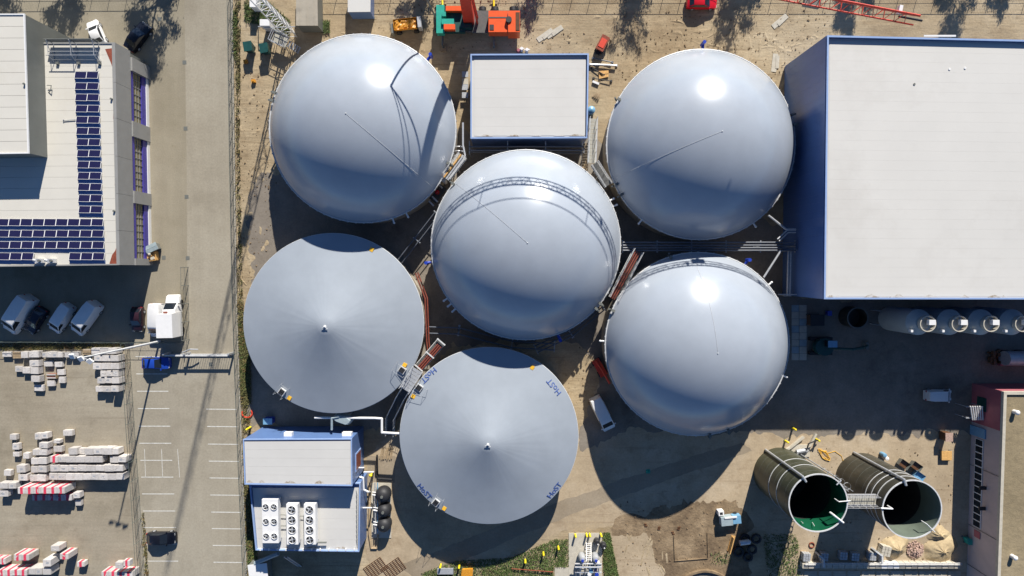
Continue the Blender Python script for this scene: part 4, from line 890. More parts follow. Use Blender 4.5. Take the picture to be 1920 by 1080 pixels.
for q, lab in (((18, 30, 815, 824.5, .7), 'white pack at the far end of the leftmost single file'), ((23, 35, 832, 843, .7), 'white pack in the middle of the leftmost single file'), ((24, 36, 848, 856, .6), 'white pack at the near end of the leftmost single file'), ((43, 54, 850, 860, .8), 'lone white pack left of the slim column'), ((118, 135, 807, 817, .7), 'lone white pack standing farthest back above the long pile'),
               ((100, 112, 825, 831, .8), 'half-depth white pack behind another above the long pile'), ((100, 116, 837, 847, .7), 'bright white pack just behind the red-banded end pack'), ((65, 77, 813, 824, .8), 'white pack, left of the pair at the slim column\'s back'), ((77, 89, 812, 822, 1.0), 'white pack, right of the pair at the slim column\'s back'), ((31, 47, 873, 886, 1.0), 'white pack behind another left of the slim column front'), ((34, 51, 890, 901, .9), 'white pack at the left front beside the slim column'), ((7, 20, 882, 892, .7), 'white pack near the left edge above two long packs'),
               ((-2, 14.5, 906, 916, 1.2), 'long white pack cut by the left edge, upper'), ((15.5, 30, 906, 916, 1.2), 'long white pack beside the red-banded block row'), ((-2, 15, 920, 931, 1.0), 'white pack cut by the left edge, lower'), ((137, 149, 924, 934, 1.0), 'white pack at the right end of the red-banded block row'), ((141, 152, 938, 948, .6), 'low white pack outermost at the red-banded block corner')): pack(*q, lab)
row(lin(33, 121, 6), 914, 925.5, 2.25, 'the tall red-banded block row', True); row(lin(60, 134, 5), 928, 938, 1.1, 'the shaded low row in front of the red-banded block', True)
# bottom group
row(lin(-4, 50, 4), 1069, 1079.5, 1.8, 'the red-banded row at the bottom left corner', True); row([54, 66.5, 79], 1066, 1077.5, 1.7, 'the grey pair beside the bottom corner row'); pack(80, 95, 1065, 1077.5, 1.7, 'tall white pack in front at the end of the grey pair'); pack(80, 95, 1050, 1062, 2.0, 'tall white pack behind the end of the grey pair')
row([-14, 0, 10], 1048, 1058, 1.2, 'the red-banded pair cut by the left edge', True); row([26, 39.5, 54], 1040, 1050.5, 1.9, 'the high red-banded pair behind the bottom corner row', True)
pack(95, 111, 1024, 1033.5, 1.5, 'white pack on its own behind the bottom pile'); pack(112, 128, 1038.5, 1048.5, 1.9, 'white pack with a red band at the bottom pile\'s right end', 0, True); pack(144, 158, 1054, 1062.5, .9, 'single low white pack with a red band between the bottom piles', 0, True)
row(lin(190, 248, 4), 1072.5, 1084, 1.7, 'the red-banded row at the bottom beside the fence', True); pack(216, 230, 1055, 1066, .85, 'greyish pack lying on the bottom row by the fence', 1.7); pack(231, 243, 1051.5, 1061.5, .85, 'white pack lying on the bottom row by the fence', 1.7, True)

# ------------------------------------------------------------------ flood-light pole, gate and fences
b0 = W(299, 640); LPH = 14.9
LP = thing('floodlight_pole', 'tall grey floodlight pole leaning over the stacked packs', 'lamp pole', (b0.x, b0.y, 0))
tp = Vector((b0.x, b0.y, LPH))
mb = MB(); mb.cyl(b0, tp, .16, .10, n=12); part(mb, 'pole', mt['rim'], LP, True)
mb = MB(); mb.cyl(b0, b0 + Vector((0, 0, .5)), .25, n=12); part(mb, 'base_sleeve', mt['wht'], LP)
mb = MB(); mb.tube([tp + Vector((-1.2, .35, 0)), tp + Vector((1.2, -.35, 0))], .06); part(mb, 'cross_arm', mt['galv'], LP)
for k in (-1, 0, 1): mb = MB(); mb.obox(tp + Vector((k * 1.05, -k * .3 - .1, .1)), (.55, .6, .25), .3 * k + .3, .5); part(mb, 'floodlight', mt['wht'], LP)
def fence(label, pts, h, step, name='wire_fence', rails=(0.05, .5, 1.0), m=None, mesh_=True, group=None, r=.035):
    P = [W(*q) for q in pts]; t = thing(name, label, 'fence', P[0], group); rg = random.Random(len(label)); pos = []
    for a, b in zip(P, P[1:]):
        L = (b - a).length; k = max(1, round(L / step)); pos += [a.lerp(b, i / k) for i in range(k)]
    pos.append(P[-1])
    for q in pos: mb = MB(); mb.cyl(q, q + Vector((0, 0, h)), r, n=6); part(mb, 'post', m or mt['wire'], t)
    for f in rails:
        mb = MB()
        for a, b in zip(pos, pos[1:]): mb.cyl(a + Vector((0, 0, h * f)), b + Vector((0, 0, h * f)), .018 if f < .99 else .028, n=4)
        part(mb, 'rail', m or mt['wire'], t)
    if mesh_:
        mb = MB()
        for a, b in zip(pos, pos[1:]):
            k = max(2, int((b - a).length / .22))
            for i in range(k):
                q = a.lerp(b, i / k); mb.cyl(q + Vector((0, 0, .05)), q + Vector((0, 0, h)), .009, n=3, caps=False)
        part(mb, 'wire_mesh', m or mt['wire'], t, kind='stuff')
    return t
fence('green wire fence between the storage yard and the parking bays', [(243, 642), (252, 790), (262, 930), (272, 1090)], 1.9, 2.9)
fence('wire fence along the road verge beside the tanks', [(437, -30), (441, 270), (446, 540), (451, 700), (457, 860), (467, 1100)], 1.8, 3.0)
fence('wire fence along the top edge of the site', [(600, -14), (1960, -14)], 1.7, 2.62, r=.04)
fence('wire fence at the top edge above the factory parking', [(-20, -16), (340, -18)], 1.6, 2.6)
fence('thin fence between the factory parking and the storage yard', [(-20, 639), (150, 640), (345, 641)], 1.5, 2.8)
t = fence('dark barred fence beside the white box truck', [(353, 501), (355, 636)], 1.9, 2.6, 'bar_fence', (.05, .5, 1.0), mt['dgrey'], True, r=.05)
a, b = W(320, 664), W(439, 664); G = thing('sliding_gate', 'grey sliding gate beam across the road', 'gate', (*W2(380, 664), 0))
for z0, z1, w in ((1.28, 1.5, .09), (.12, .3, .07)): mb = MB(); mb.box((a.x, a.y - w, z0), (b.x, a.y + w, z1)); part(mb, 'beam', mt['rim'], G)
for i in range(27): x = a.x + (b.x - a.x) * (i + .5) / 27; mb = MB(); mb.box((x - .02, a.y - .02, .3), (x + .02, a.y + .02, 1.28)); part(mb, 'bar', mt['galv'], G)
for x in (a.x, W(357, 664).x, b.x): mb = MB(); mb.box((x - .12, a.y + .12, 0), (x + .12, a.y + .36, 1.8)); part(mb, 'gate_post', mt['galv'], G)
mb = MB(); q = W(352, 658); mb.tube([(q.x, q.y, 1.4), (q.x + 1.3, q.y + .5, 1.6), (q.x + 2.2, q.y + .4, 1.2)], .09); part(mb, 'drive_arm', mt['galv'], G)

# ------------------------------------------------------------------ skip bins at the factory corner
p = W(284, 465, 1.1); t = thing('wheeled_bin', 'grey-lidded waste container at the factory corner', 'bin', (p.x, p.y, 0), None, R(25), local=True)
mb = MB(); mb.add([(a * (.75 + .1 * q), b * (.4 + .1 * q), .2 + q * .9) for q in (0, 1) for a, b in ((-1, -1), (1, -1), (1, 1), (-1, 1))], MB.BF); part(mb, 'body', mt['dgrey'], t)
for k in (-1, 1): mb = MB(); mb.obox((0, k * .27, 1.17), (1.8, .52, .08), 0, -k * .1); part(mb, 'lid', mt['tarp'], t)
for a in (-.6, .6):
    for b in (-.3, .3): mb = MB(); mb.cyl((a, b - .04, .12), (a, b + .04, .12), .12, n=10); part(mb, 'wheel', mt['dark'], t)
p = W(281, 481, .9); t = thing('wooden_crate', 'orange wooden crate with junk at the factory corner', 'crate', (p.x, p.y, 0), None, R(8), local=True)
for s in (-1, 1):
    for i in range(3): mb = MB(); mb.box((-.8, s * .62 - .03, .1 + i * .28), (.8, s * .62 + .03, .34 + i * .28)); part(mb, 'board', mt['owood'], t); mb = MB(); mb.box((s * .8 - .03, -.58, .1 + i * .28), (s * .8 + .03, .58, .34 + i * .28)); part(mb, 'board', mt['owood'], t)
mb = MB(); mb.box((-.76, -.58, .05), (.76, .58, .7)); mb.obox((-.2, .2, .8), (.9, .7, .3), .4); part(mb, 'load', mt['owood'], t); mb = MB(); mb.ball((.1, .3, 1.05), .22, 8, 5); mb.obox((.3, -.3, .8), (.5, .4, .3), .2); part(mb, 'sack', mt['curb'], t)

# ------------------------------------------------------------------ silos by the warehouse
for k, (x, y) in enumerate(((1729, 605), (1788, 605), (1847, 605), (1906, 605))):
    zt = 9.0; p = W(x, y, zt); r = 24.5 * (CAM_H - zt) / FPX; t = thing('silo', f'white feed silo with a ringed top, {ORD[k]} from the left by the warehouse', 'silo', (p.x, p.y, 0), 'white silos')
    mb = MB(); mb.lathe([(r * .55, 1.6), (r, 2.8), (r, zt - .7)], (p.x, p.y, 0), 40); part(mb, 'shell', mt['silo'], t, True)
    mb = MB(); mb.lathe([(r, zt - .7), (r * .55, zt - .15), (r * .5, zt - .05), (.01, zt)], (p.x, p.y, 0), 40); part(mb, 'roof_cone', mt['silo'], t, True)
    mb = MB(); mb.lathe([(r * .62, zt), (r * .62, zt + .5), (r * .55, zt + .5), (r * .55, zt)], (p.x + r * .25, p.y - .1, 0), 32); part(mb, 'top_ring', mt['curb'], t, True)
    mb = MB(); mb.obox((p.x + r * .45, p.y + .1, zt + .55), (.85, .65, .5)); part(mb, 'filter_box', mt['wht'], t)
    mb = MB(); mb.obox((p.x - r * .75, p.y - r * .65, zt - .25), (.3, .3, .5)); part(mb, 'vent', mt['wht'], t)
    for a in range(4): ang = R(45 + 90 * a); mb = MB(); mb.cyl((p.x + r * .85 * math.cos(ang), p.y + r * .85 * math.sin(ang), 0), (p.x + r * .85 * math.cos(ang), p.y + r * .85 * math.sin(ang), 2.9), .09, n=8); part(mb, 'leg', mt['galv'], t)
    mb = MB(); mb.tube([(p.x + r * 1.05, p.y - .3, 0), (p.x + r * 1.05, p.y - .3, zt)], .03, 5); mb.tube([(p.x + r * 1.05, p.y + .1, 0), (p.x + r * 1.05, p.y + .1, zt)], .03, 5); part(mb, 'ladder', mt['galv'], t)
p = W(1608, 596, 2.2); t = thing('round_vat', 'dark open vat in the shade by the warehouse', 'tank', (p.x, p.y, 0)); mb = MB(); mb.lathe([(1.5, 0), (1.5, 2.2), (1.4, 2.2), (1.4, .4)], (p.x, p.y, 0), 36); mb.disc((p.x, p.y, .4), 1.4, 36); part(mb, 'shell', mt['gtankd'], t, True); mb = MB(); mb.lathe([(1.52, 2.2), (1.52, 2.28), (1.38, 2.28), (1.38, 2.2)], (p.x, p.y, 0), 36, True); part(mb, 'rim', mt['dgrey'], t)
boxthing('skip_container', 'dark low skip in the shade beside the warehouse corner', 'skip', [(1520, 590), (1546, 590), (1546, 611), (1520, 611)], 1.3, mt['dark'], mt['gold'])
boxthing('blue_crate', 'small bright blue crate in the shade by the warehouse', 'crate', [(1552, 583), (1560, 583), (1560, 592), (1552, 592)], .8, mt['bluep'])
p = W(1544, 650, 1.3); t = thing('mini_excavator', 'teal excavator with its arm stretched right in the dark yard', 'excavator', (p.x, p.y, 0), None, 0, local=True)
mb = MB(); mb.prism([(-1.4 * math.cos(a) if math.cos(a) > 0 else -1.3 * math.cos(a), 1.25 * math.sin(a)) for a in [2 * math.pi * i / 20 for i in range(20)]], .95, 1.75); part(mb, 'house', mt['dteal'], t); mb = MB(); mb.box((-.1, .15, 1.75), (1.1, 1.0, 2.7)); part(mb, 'cab', mt['glass'], t); mb = MB(); mb.box((-.15, .1, 2.7), (1.15, 1.05, 2.78)); part(mb, 'cab_roof', mt['sky2'], t)
for s in (-1, 1): mb = MB(); mb.box((-1.6, s * 1.05 - .25, .02), (1.6, s * 1.05 + .25, .8)); part(mb, 'track', mt['dark'], t)
mb = MB(); mb.box((-.6, -.8, .6), (.6, .8, .95)); part(mb, 'undercarriage', mt['dgrey'], t)
mb = MB(); mb.tube([(1.0, -.2, 1.5), (3.2, -.15, 3.0), (5.2, 0, 2.2)], .2, 8); part(mb, 'boom', mt['dteal'], t); mb = MB(); mb.tube([(5.2, 0, 2.2), (6.6, .1, .9)], .15, 8); part(mb, 'dipper', mt['dteal'], t); mb = MB(); mb.add([(6.3, -.5, .2), (7.2, -.5, .3), (7.2, .6, .3), (6.3, .6, .2), (6.4, -.5, .95), (6.8, -.5, .9), (6.8, .6, .9), (6.4, .6, .95)], MB.BF); part(mb, 'bucket', mt['dgrey'], t)
p = W(1912, 672, 1.8); t = thing('tank_trailer', 'red and silver tank trailer cut by the right edge', 'trailer', (p.x, p.y, 0)); mb = MB(); mb.cyl((p.x - 2.1, p.y, 1.7), (p.x + 6, p.y, 1.7), 1.05, n=24); part(mb, 'tank', mt['galv'], t, True); mb = MB(); mb.box((p.x - 2.2, p.y - 1.2, .6), (p.x + 6, p.y - .95, 1.2)); part(mb, 'side_skirt', mt['pinkw'], t)
for x in (-1, 1, 3): mb = MB(); mb.cyl((p.x + x, p.y - 1, .5), (p.x + x, p.y + 1, .5), .5, n=14); part(mb, 'wheel', mt['dark'], t)
p = W(1878, 672, 1.4); mb = MB()
rg = random.Random(5)
for i in range(14): mb.obox((p.x + rg.uniform(-1.2, 1.2), p.y + rg.uniform(-1, 1), .3 + rg.uniform(0, .6)), (rg.uniform(.3, 1.0), rg.uniform(.2, .6), rg.uniform(.3, .6)), rg.uniform(0, 3))
solo(mb, 'scrap_heap', mt['gold'], 'dark heap of scrap behind the red trailer', 'scrap', kind=None)
# concrete slabs along the last dome, one mesh each
SL = sheet('slab_path', [(1482, 568), (1514, 568), (1514, 680), (1482, 680)], .012, mt['shade'])
for i in range(8):
    for j in range(2):
        x0, y0 = 1484 + j * 14.5, 572 + i * 13; a, b = W(x0, y0 + 12.3), W(x0 + 13.6, y0); mb = MB(); mb.box((a.x, a.y, .0), (b.x, b.y, .05 + random.uniform(0, .02))); struct(mb, 'concrete_slab', mt['curb'] if (i + j) % 3 else mt['tarp'], SL)

# ------------------------------------------------------------------ open green tanks
def open_tank(cx, cy, rpx, zt, label, outm, inm, rings, pipes, grp='open topped tanks'):
    p = W(cx, cy, zt); r = rpx * (CAM_H - zt) / FPX; t = thing('open_tank', label, 'tank', (p.x, p.y, 0), grp)
    mb = MB(); mb.lathe([(r, 0), (r, zt - .06)], (p.x, p.y, 0), 72); part(mb, 'shell', outm, t, True)
    mb = MB(); mb.lathe([(r - .08, zt - .06), (r - .08, 7.0)], (p.x, p.y, 0), 72); part(mb, 'lining', inm, t, True)
    mb = MB(); mb.lathe([(r - .09, 7.0), (r - .09, 1.0)], (p.x, p.y, 0), 72); mb.disc((p.x, p.y, 1.0), r - .08, 72); part(mb, 'painted_deep_shade', mt['dark'], t, True)  # black lower wall and floor paint the deep shade inside the tank
    mb = MB(); mb.lathe([(r - .1, zt - .07), (r + .05, zt - .07), (r + .05, zt + .04), (r - .1, zt + .04)], (p.x, p.y, 0), 72, True); part(mb, 'rim', mt['rim'], t, True)
    for z in rings: mb = MB(); mb.lathe([(r - .01, z - .045), (r + .045, z - .045), (r + .045, z + .045), (r - .01, z + .045)], (p.x, p.y, 0), 72); part(mb, 'hoop', mt['rim'], t)
    for ang, rad, m in pipes:
        a = R(ang); x, y = p.x + (r + .3) * math.cos(a), p.y + (r + .3) * math.sin(a); mb = MB(); mb.tube([(x, y, .1), (x, y, zt + .15), (p.x + (r - .5) * math.cos(a), p.y + (r - .5) * math.sin(a), zt + .15)], rad, 8); part(mb, 'riser_pipe', m, t, True)
    mb = MB()
    for z in [1.6 + 1.55 * i for i in range(int((zt - 2) / 1.55) + 1)]: mb.lathe([(r + .004, z - .02), (r + .012, z), (r + .004, z + .02)], (p.x, p.y, 0), 72)
    part(mb, 'plate_seams', mt['dgrey'], t)
    return t, p, r
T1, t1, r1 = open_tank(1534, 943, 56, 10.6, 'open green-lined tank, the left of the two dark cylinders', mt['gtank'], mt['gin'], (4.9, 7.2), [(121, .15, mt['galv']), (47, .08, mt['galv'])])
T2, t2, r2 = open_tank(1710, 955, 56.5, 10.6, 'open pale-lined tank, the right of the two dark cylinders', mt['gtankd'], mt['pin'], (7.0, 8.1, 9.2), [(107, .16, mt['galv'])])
for tt, c, r, q in ((T1, t1, r1, ((-38, .14), (5, .06))), (T2, t2, r2, ((-45, .06), (177, .1)))):
    for ang, rad in q: a = R(ang); mb = MB(); mb.tube([(c.x + (r + .3) * math.cos(a), c.y + (r + .3) * math.sin(a), 10.75), (c.x + (r - 1.2) * math.cos(a), c.y + (r - 1.2) * math.sin(a), 10.75), (c.x + (r - 1.2) * math.cos(a), c.y + (r - 1.2) * math.sin(a), 9.8)], rad); part(mb, 'inlet_pipe', mt['wht'], tt)
mb = MB()
for x in (-1.7, -.2): mb.cyl((t1.x + x, t1.y - r1 + .55 + abs(x) * .25, 10.2), (t1.x + x + .6, t1.y - r1 + .30 + abs(x) * .1, 8.6), .04, n=5)
part(mb, 'inside_ladder', mt['wht'], T1)
# bridge between the two tanks
xa, xb = t1.x + r1 + .1, t2.x - r2 - .1; ym = (t1.y + t2.y) / 2 + .35; BR = thing('tank_bridge', 'steel grating bridge with railings joining the two open tanks', 'bridge', ((xa + xb) / 2, ym, 9.4))
n = 14
for i in range(n): x0, x1 = xa + (xb - xa) * i / n, xa + (xb - xa) * (i + 1) / n; mb = MB(); mb.box((x0 + .02, ym - .62, 9.42), (x1 - .02, ym + .62, 9.48)); part(mb, 'grating_panel', mt['grate'], BR)
for s in (-1, 1):
    mb = MB(); mb.box((xa, ym + s * .68 - .05, 9.3), (xb, ym + s * .68 + .05, 9.5)); part(mb, 'girder', mt['steel'], BR)
    mb = MB()
    for z in (9.95, 10.45): mb.tube([(xa, ym + s * .68, z), (xb, ym + s * .68, z)], .03, 5)
    for i in range(6): x = xa + (xb - xa) * i / 5; mb.cyl((x, ym + s * .68, 9.4), (x, ym + s * .68, 10.45), .03, n=5)
    part(mb, 'railing', mt['steel'], BR)
# spiral access ladder and pump gear between the tanks
p = W(1588, 905, 4); t = thing('ladder_tower', 'grey caged ladder climbing between the two open tanks', 'ladder', (p.x, p.y, 0))
lp = Vector((xa + .4, ym + 1.5, 0))
mb = MB()
for i in range(24): mb.box((lp.x - .28, lp.y - .02, .4 + i * .4), (lp.x + .28, lp.y + .02, .44 + i * .4))
part(mb, 'rungs', mt['galv'], t); mb = MB()
for s in (-.3, .3): mb.cyl((lp.x + s, lp.y, 0), (lp.x + s, lp.y, 10.4), .04, n=6)
part(mb, 'stile', mt['galv'], t)
for i in range(6): mb = MB(); mb.lathe([(.5, 3 + i * 1.3), (.5, 3.14 + i * 1.3)], (lp.x, lp.y + .35, 0), 14); part(mb, 'cage_hoop', mt['galv'], t)
p = W(1505, 848, .8); t = thing('pump_skid', 'grey pump and valve set at the back of the left open tank', 'pump', (p.x, p.y, 0))
mb = MB(); mb.box((p.x - 1.4, p.y - .9, .02), (p.x + 1.4, p.y + .9, .18)); part(mb, 'base', mt['curb'], t)
mb = MB(); mb.cyl((p.x - .8, p.y, .6), (p.x + .3, p.y + .2, .6), .32, n=14); mb.ball((p.x + .5, p.y + .2, .6), .4, 12, 7); part(mb, 'pump', mt['galv'], t, True)
mb = MB(); mb.tube([(p.x + .5, p.y + .2, .9), (p.x + .6, p.y + 1.4, 1.2), (p.x + 2.0, p.y + 1.9, 1.1), (p.x + 2.6, p.y + 1.6, .4)], .09); part(mb, 'hose', mt['dark'], t); mb = MB(); mb.tube([(p.x - .8, p.y, .9), (p.x - .9, p.y - 1.2, 1.0), (p.x, p.y - 2.2, .6)], .11); part(mb, 'suction_pipe', mt['galv'], t)
kerb_pts = [[(1425, 905), (1437, 862), (1480, 838), (1505, 818)], [(1510, 846), (1528, 812)]]
for k, pts in enumerate(kerb_pts):
    P = [W(*q) for q in pts]; t = thing('low_wall', 'pale concrete upstand wrapped round the left open tank' if k == 0 else 'short pale upstand behind the pump set', 'wall', P[0])
    for a, b in zip(P, P[1:]):
        d = (b - a).normalized(); nr = Vector((-d.y, d.x, 0)) * .14; mb = MB(); mb.prism([(a + nr).xy, (b + nr).xy, (b - nr).xy, (a - nr).xy], 0, .45); part(mb, 'wall_section', mt['curb'], t)
def bollard(x, y, where, h=1.0):
    p = W(x, y, h * .5); t = thing('bollard', f'yellow bollard {where}', 'bollard', (p.x, p.y, 0), 'yellow guard posts'); mb = MB(); mb.cyl((p.x, p.y, 0), (p.x, p.y, h), .15, n=12); mb.ball((p.x, p.y, h), .15, 12, 5, .5); part(mb, 'post', mt['yellow'], t, True); mb = MB(); mb.cyl((p.x, p.y, .01), (p.x, p.y, .06), .24, n=12); part(mb, 'base_plate', mt['dgrey'], t)
for x, y, w_ in ((1489, 804, 'in the shade edge behind the left open tank'), (1475, 828, 'left of the pump set'), (1533, 825, 'right of the pump set'), (1079, 1004, 'at the left front of the pipe station'), (1100, 1003, 'left of the pair in front of the pipe station'), (1106, 1003, 'right of the pair in front of the pipe station'), (1127, 1003, 'at the grass strip beside the pipe station'), (1047, 1027, 'in the grass nearest the pipe station'), (1019, 1038, 'in the grass in the middle of the slanted line'), (985, 1052, 'in the grass by the rusty rail end'), (861, 1062, 'at the left of the bottom grass bank'), (826, 1061, 'leftmost on the bottom grass bank')): bollard(x, y, w_)
for x, y, w_ in ((466, 803, 'beside the blue plant building corner'),): bollard(x, y, w_, 1.4)
# ------------------------------------------------------------------ catwalks and pipe racks between the tanks
def catwalk(pts, z, w, label, m=None, rail=True, step=.5, steps=False, name='catwalk'):
    P = [W(x, y, zz) for (x, y, zz) in pts]; c = P[len(P) // 2]; t = thing(name, label, 'catwalk', (c.x, c.y, 0))
    for a, b in zip(P, P[1:]):
        d = (b - a); L = d.length; d.normalize(); f = Vector((d.x, d.y, 0)).normalized(); nr = Vector((-f.y, f.x, 0)) * w / 2; n = max(1, int(L / step))
        for i in range(n):
            p, q = a.lerp(b, (i + .04) / n), a.lerp(b, (i + .96) / n); mb = MB(); zz = (p.z + q.z) / 2
            if steps: mb.prism([(p + nr).xy, (q + nr).xy, (q - nr).xy, (p - nr).xy], zz - .04, zz)
            else: mb.add([p + nr, q + nr, q - nr, p - nr] + [v - Vector((0, 0, .05)) for v in (p + nr, q + nr, q - nr, p - nr)], [(3, 2, 1, 0), (4, 5, 6, 7), (0, 1, 5, 4), (1, 2, 6, 5), (2, 3, 7, 6), (3, 0, 4, 7)])
            part(mb, 'tread' if steps else 'grating_panel', m or mt['grate'], t)
        for s in (-1, 1):
            mb = MB(); mb.cyl(a + nr * s - Vector((0, 0, .1)), b + nr * s - Vector((0, 0, .1)), .07, n=6); part(mb, 'stringer', mt['rim'], t)
            if rail:
                mb = MB()
                for h in (.55, 1.05): mb.cyl(a + nr * s + Vector((0, 0, h)), b + nr * s + Vector((0, 0, h)), .03, n=5)
                for i in range(max(2, int(L / 1.5)) + 1): q = a.lerp(b, i / max(2, int(L / 1.5))) + nr * s; mb.cyl(q, q + Vector((0, 0, 1.05)), .03, n=5)
                part(mb, 'handrail', mt['rim'], t)
        k = (a + b) / 2
        if k.z > 1.5:
            mb = MB()
            for s in (-1, 1): mb.cyl((k.x + nr.x * s * .8, k.y + nr.y * s * .8, 0), (k.x + nr.x * s * .8, k.y + nr.y * s * .8, k.z - .12), .07, n=6)
            part(mb, 'support', mt['galv'], t)
    return t
catwalk([(732, 815, .4), (733, 783, 1.8), (752, 745, 3.8), (763, 727, 4.9)], 0, 1.1, 'dark steel stair climbing between the two cone-roofed tanks', mt['deck'], True, .32, True, 'steel_stair')
catwalk([(759, 731, 5.3), (783, 693, 5.3)], 0, 1.5, 'grey service platform bridging the two cone-roofed tanks', mt['galv'], True, .45)
PR = catwalk([(784, 691, 4.6), (828, 640, 4.6)], 0, 1.2, 'pale pipe bridge carrying red pipes above the cone tanks', mt['deck'], False, 1.0, False, 'pipe_bridge')
for k in (-.28, .02, .3): a, b = W(787, 691, 4.85), W(824, 648, 4.85); d = (b - a).normalized(); nr = Vector((-d.y, d.x, 0)) * k; mb = MB(); mb.cyl(a + nr, b + nr, .11, n=8); part(mb, 'red_pipe', mt['brown'], PR, True)
for f in (0.02, .5, .98): a, b = W(784, 691, 4.95).lerp(W(828, 640, 4.95), f), None; d = (W(828, 640, 5) - W(784, 691, 5)).normalized(); nr = Vector((-d.y, d.x, 0)) * .65; mb = MB(); mb.obox(a, (.16, 1.45, .14), math.atan2(d.y, d.x)); part(mb, 'cross_member', mt['rim'], PR)
catwalk([(1112, 222, 4.9), (1109, 306, 4.9)], 0, 1.0, 'sunlit grating walkway beside the control building', None, True, .5)
catwalk([(1096, 330, .3), (1098, 268, 4.6)], 0, .85, 'timber-coloured stair beside the sunlit walkway', mt['wood'], False, .42, True, 'steel_stair')
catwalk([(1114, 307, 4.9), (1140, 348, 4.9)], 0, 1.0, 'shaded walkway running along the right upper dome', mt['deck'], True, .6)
PB2 = catwalk([(1150, 560, 4.7), (1196, 470, 4.7)], 0, 1.3, 'pipe bridge squeezed between the middle and lower right domes', mt['deck'], True, .8, False, 'pipe_bridge')
for k in (-.3, 0, .3): a, b = W(1148, 560, 4.95), W(1196, 472, 4.95); d = (b - a).normalized(); nr = Vector((-d.y, d.x, 0)) * k; mb = MB(); mb.cyl(a + nr, b + nr, .1, n=8); part(mb, 'red_pipe', mt['brown'], PB2, True)
PB3 = catwalk([(838, 332, 4.8), (868, 292, 4.8)], 0, 1.2, 'grey pipe bridge between the upper left and middle domes', mt['grate'], True, .7, False, 'pipe_bridge')
for k in (-.35, -.05, .3): a, b = W(836, 335, 5.05), W(868, 292, 5.05); d = (b - a).normalized(); nr = Vector((-d.y, d.x, 0)) * k; mb = MB(); mb.cyl(a + nr, b + nr, .12, n=8); part(mb, 'insulated_pipe', mt['steel'] if k < .2 else mt['owood'], PB3, True)
def rack(pts, z, offs, r, label, m=None, sup=True):
    P = [W(x, y, z) for x, y in pts]; c = P[0]; t = thing('pipe_rack', label, 'pipes', (c.x, c.y, 0))
    for o in offs:
        mb = MB(); q = []
        for i, p in enumerate(P):
            d = (P[min(i + 1, len(P) - 1)] - P[max(i - 1, 0)]).normalized(); q.append(p + Vector((-d.y, d.x, 0)) * o)
        mb.tube(q, r, 8); part(mb, 'pipe', m or mt['ppipe'], t, True)
    if sup:
        for a, b in zip(P, P[1:]):
            n = max(1, int((b - a).length / 4))
            for i in range(n + 1):
                p = a.lerp(b, i / n); d = (b - a).normalized(); w = max(abs(o) for o in offs) + .3; mb = MB(); mb.obox(p - Vector((0, 0, r + .08)), (.12, 2 * w, .12), math.atan2(d.y, d.x)); mb.cyl((p.x, p.y, 0), (p.x, p.y, z - r - .1), .07, n=6); part(mb, 'trestle', mt['galv'], t)
    return t
RK = rack([(1168, 462), (1492, 462)], 4.6, (-.55, -.2, .15, .55), .11, 'row of long pipes running from the middle dome to the warehouse', mt['ppipe'])
mb = MB(); a, b = W(1166, 469, 4.4), W(1494, 469, 4.4); mb.box((a.x, a.y - .06, a.z), (b.x, b.y + .06, a.z + .12)); part(mb, 'rack_beam', mt['galv'], RK)
rack([(1441, 404), (1474, 430), (1492, 430)], 5.0, (0,), .14, 'single pipe bending from the right upper dome to the warehouse', mt['galv'], False)
rack([(1461, 452), (1478, 436), (1492, 436)], 5.0, (0, .35), .1, 'two thin pipes bending into the warehouse wall', mt['galv'], False)
rack([(1432, 520), (1464, 470)], 5.0, (0,), .14, 'diagonal pipe linking the lower right dome to the long pipe row', mt['galv'], False)
rack([(1480, 470), (1478, 555)], 4.0, (-.12, .22), .13, 'pair of upright-running pipes along the warehouse foot', mt['galv'])
rack([(1460, 552), (1494, 552)], 4.4, (0,), .08, 'thin pipe from the lower right dome to the warehouse foot', mt['galv'], False)
rack([(796, 618), (860, 620), (960, 645), (1040, 650)], 3.2, (-.5, .4), .09, 'dark pipe rack curving under the middle dome', mt['ppipe'])
rack([(1005, 655), (1070, 625), (1130, 575)], 3.0, (-.5, 0, .5), .09, 'dark pipe rack below the lower right of the middle dome', mt['ppipe'])
rack([(742, 500), (820, 400)], 3.4, (-.35, .35), .07, 'two thin dark pipes slanting left of the middle dome', mt['ppipe'])
rack([(880, 275), (1095, 275)], 4.2, (-.5, 0), .1, 'long dark pipes in the shade below the control building', mt['ppipe'])
rack([(880, 285), (1090, 287)], 3.6, (0,), .08, 'thin dark pipe in the shade along the middle dome top', mt['ppipe'])
rack([(779, 512), (797, 560), (800, 640), (803, 668)], 3.6, (0, .32), .1, 'pair of red-brown pipes hugging the right side of the left cone tank', mt['brown'], False)
rack([(868, 230), (868, 272), (872, 292), (866, 305)], 4.6, (0,), .13, 'bright upright pipe beside the control building', mt['steel'], False)
W1 = [W(703, 784, 4.3), W(716, 785, 4.3), W(716, 811, 4.3), W(752, 813, 4.3)]
mb = MB(); mb.tube([W(590, 783, 4.3)] + W1, .17, 10); solo(mb, 'gas_pipe', mt['wht'], 'thick white pipe bending between the cone tanks and the plant building', 'pipe', smooth=True)
mb = MB(); mb.tube([W(622, 806, 4.3), W(622, 784, 4.5), W(636, 781, 4.5)], .16, 10); solo(mb, 'exhaust_pipe', mt['tarp'], 'grey-blue pipe rising behind the plant building', 'pipe', smooth=True)
p = W(641, 787, 4.4); mb = MB(); n = 14; v = []
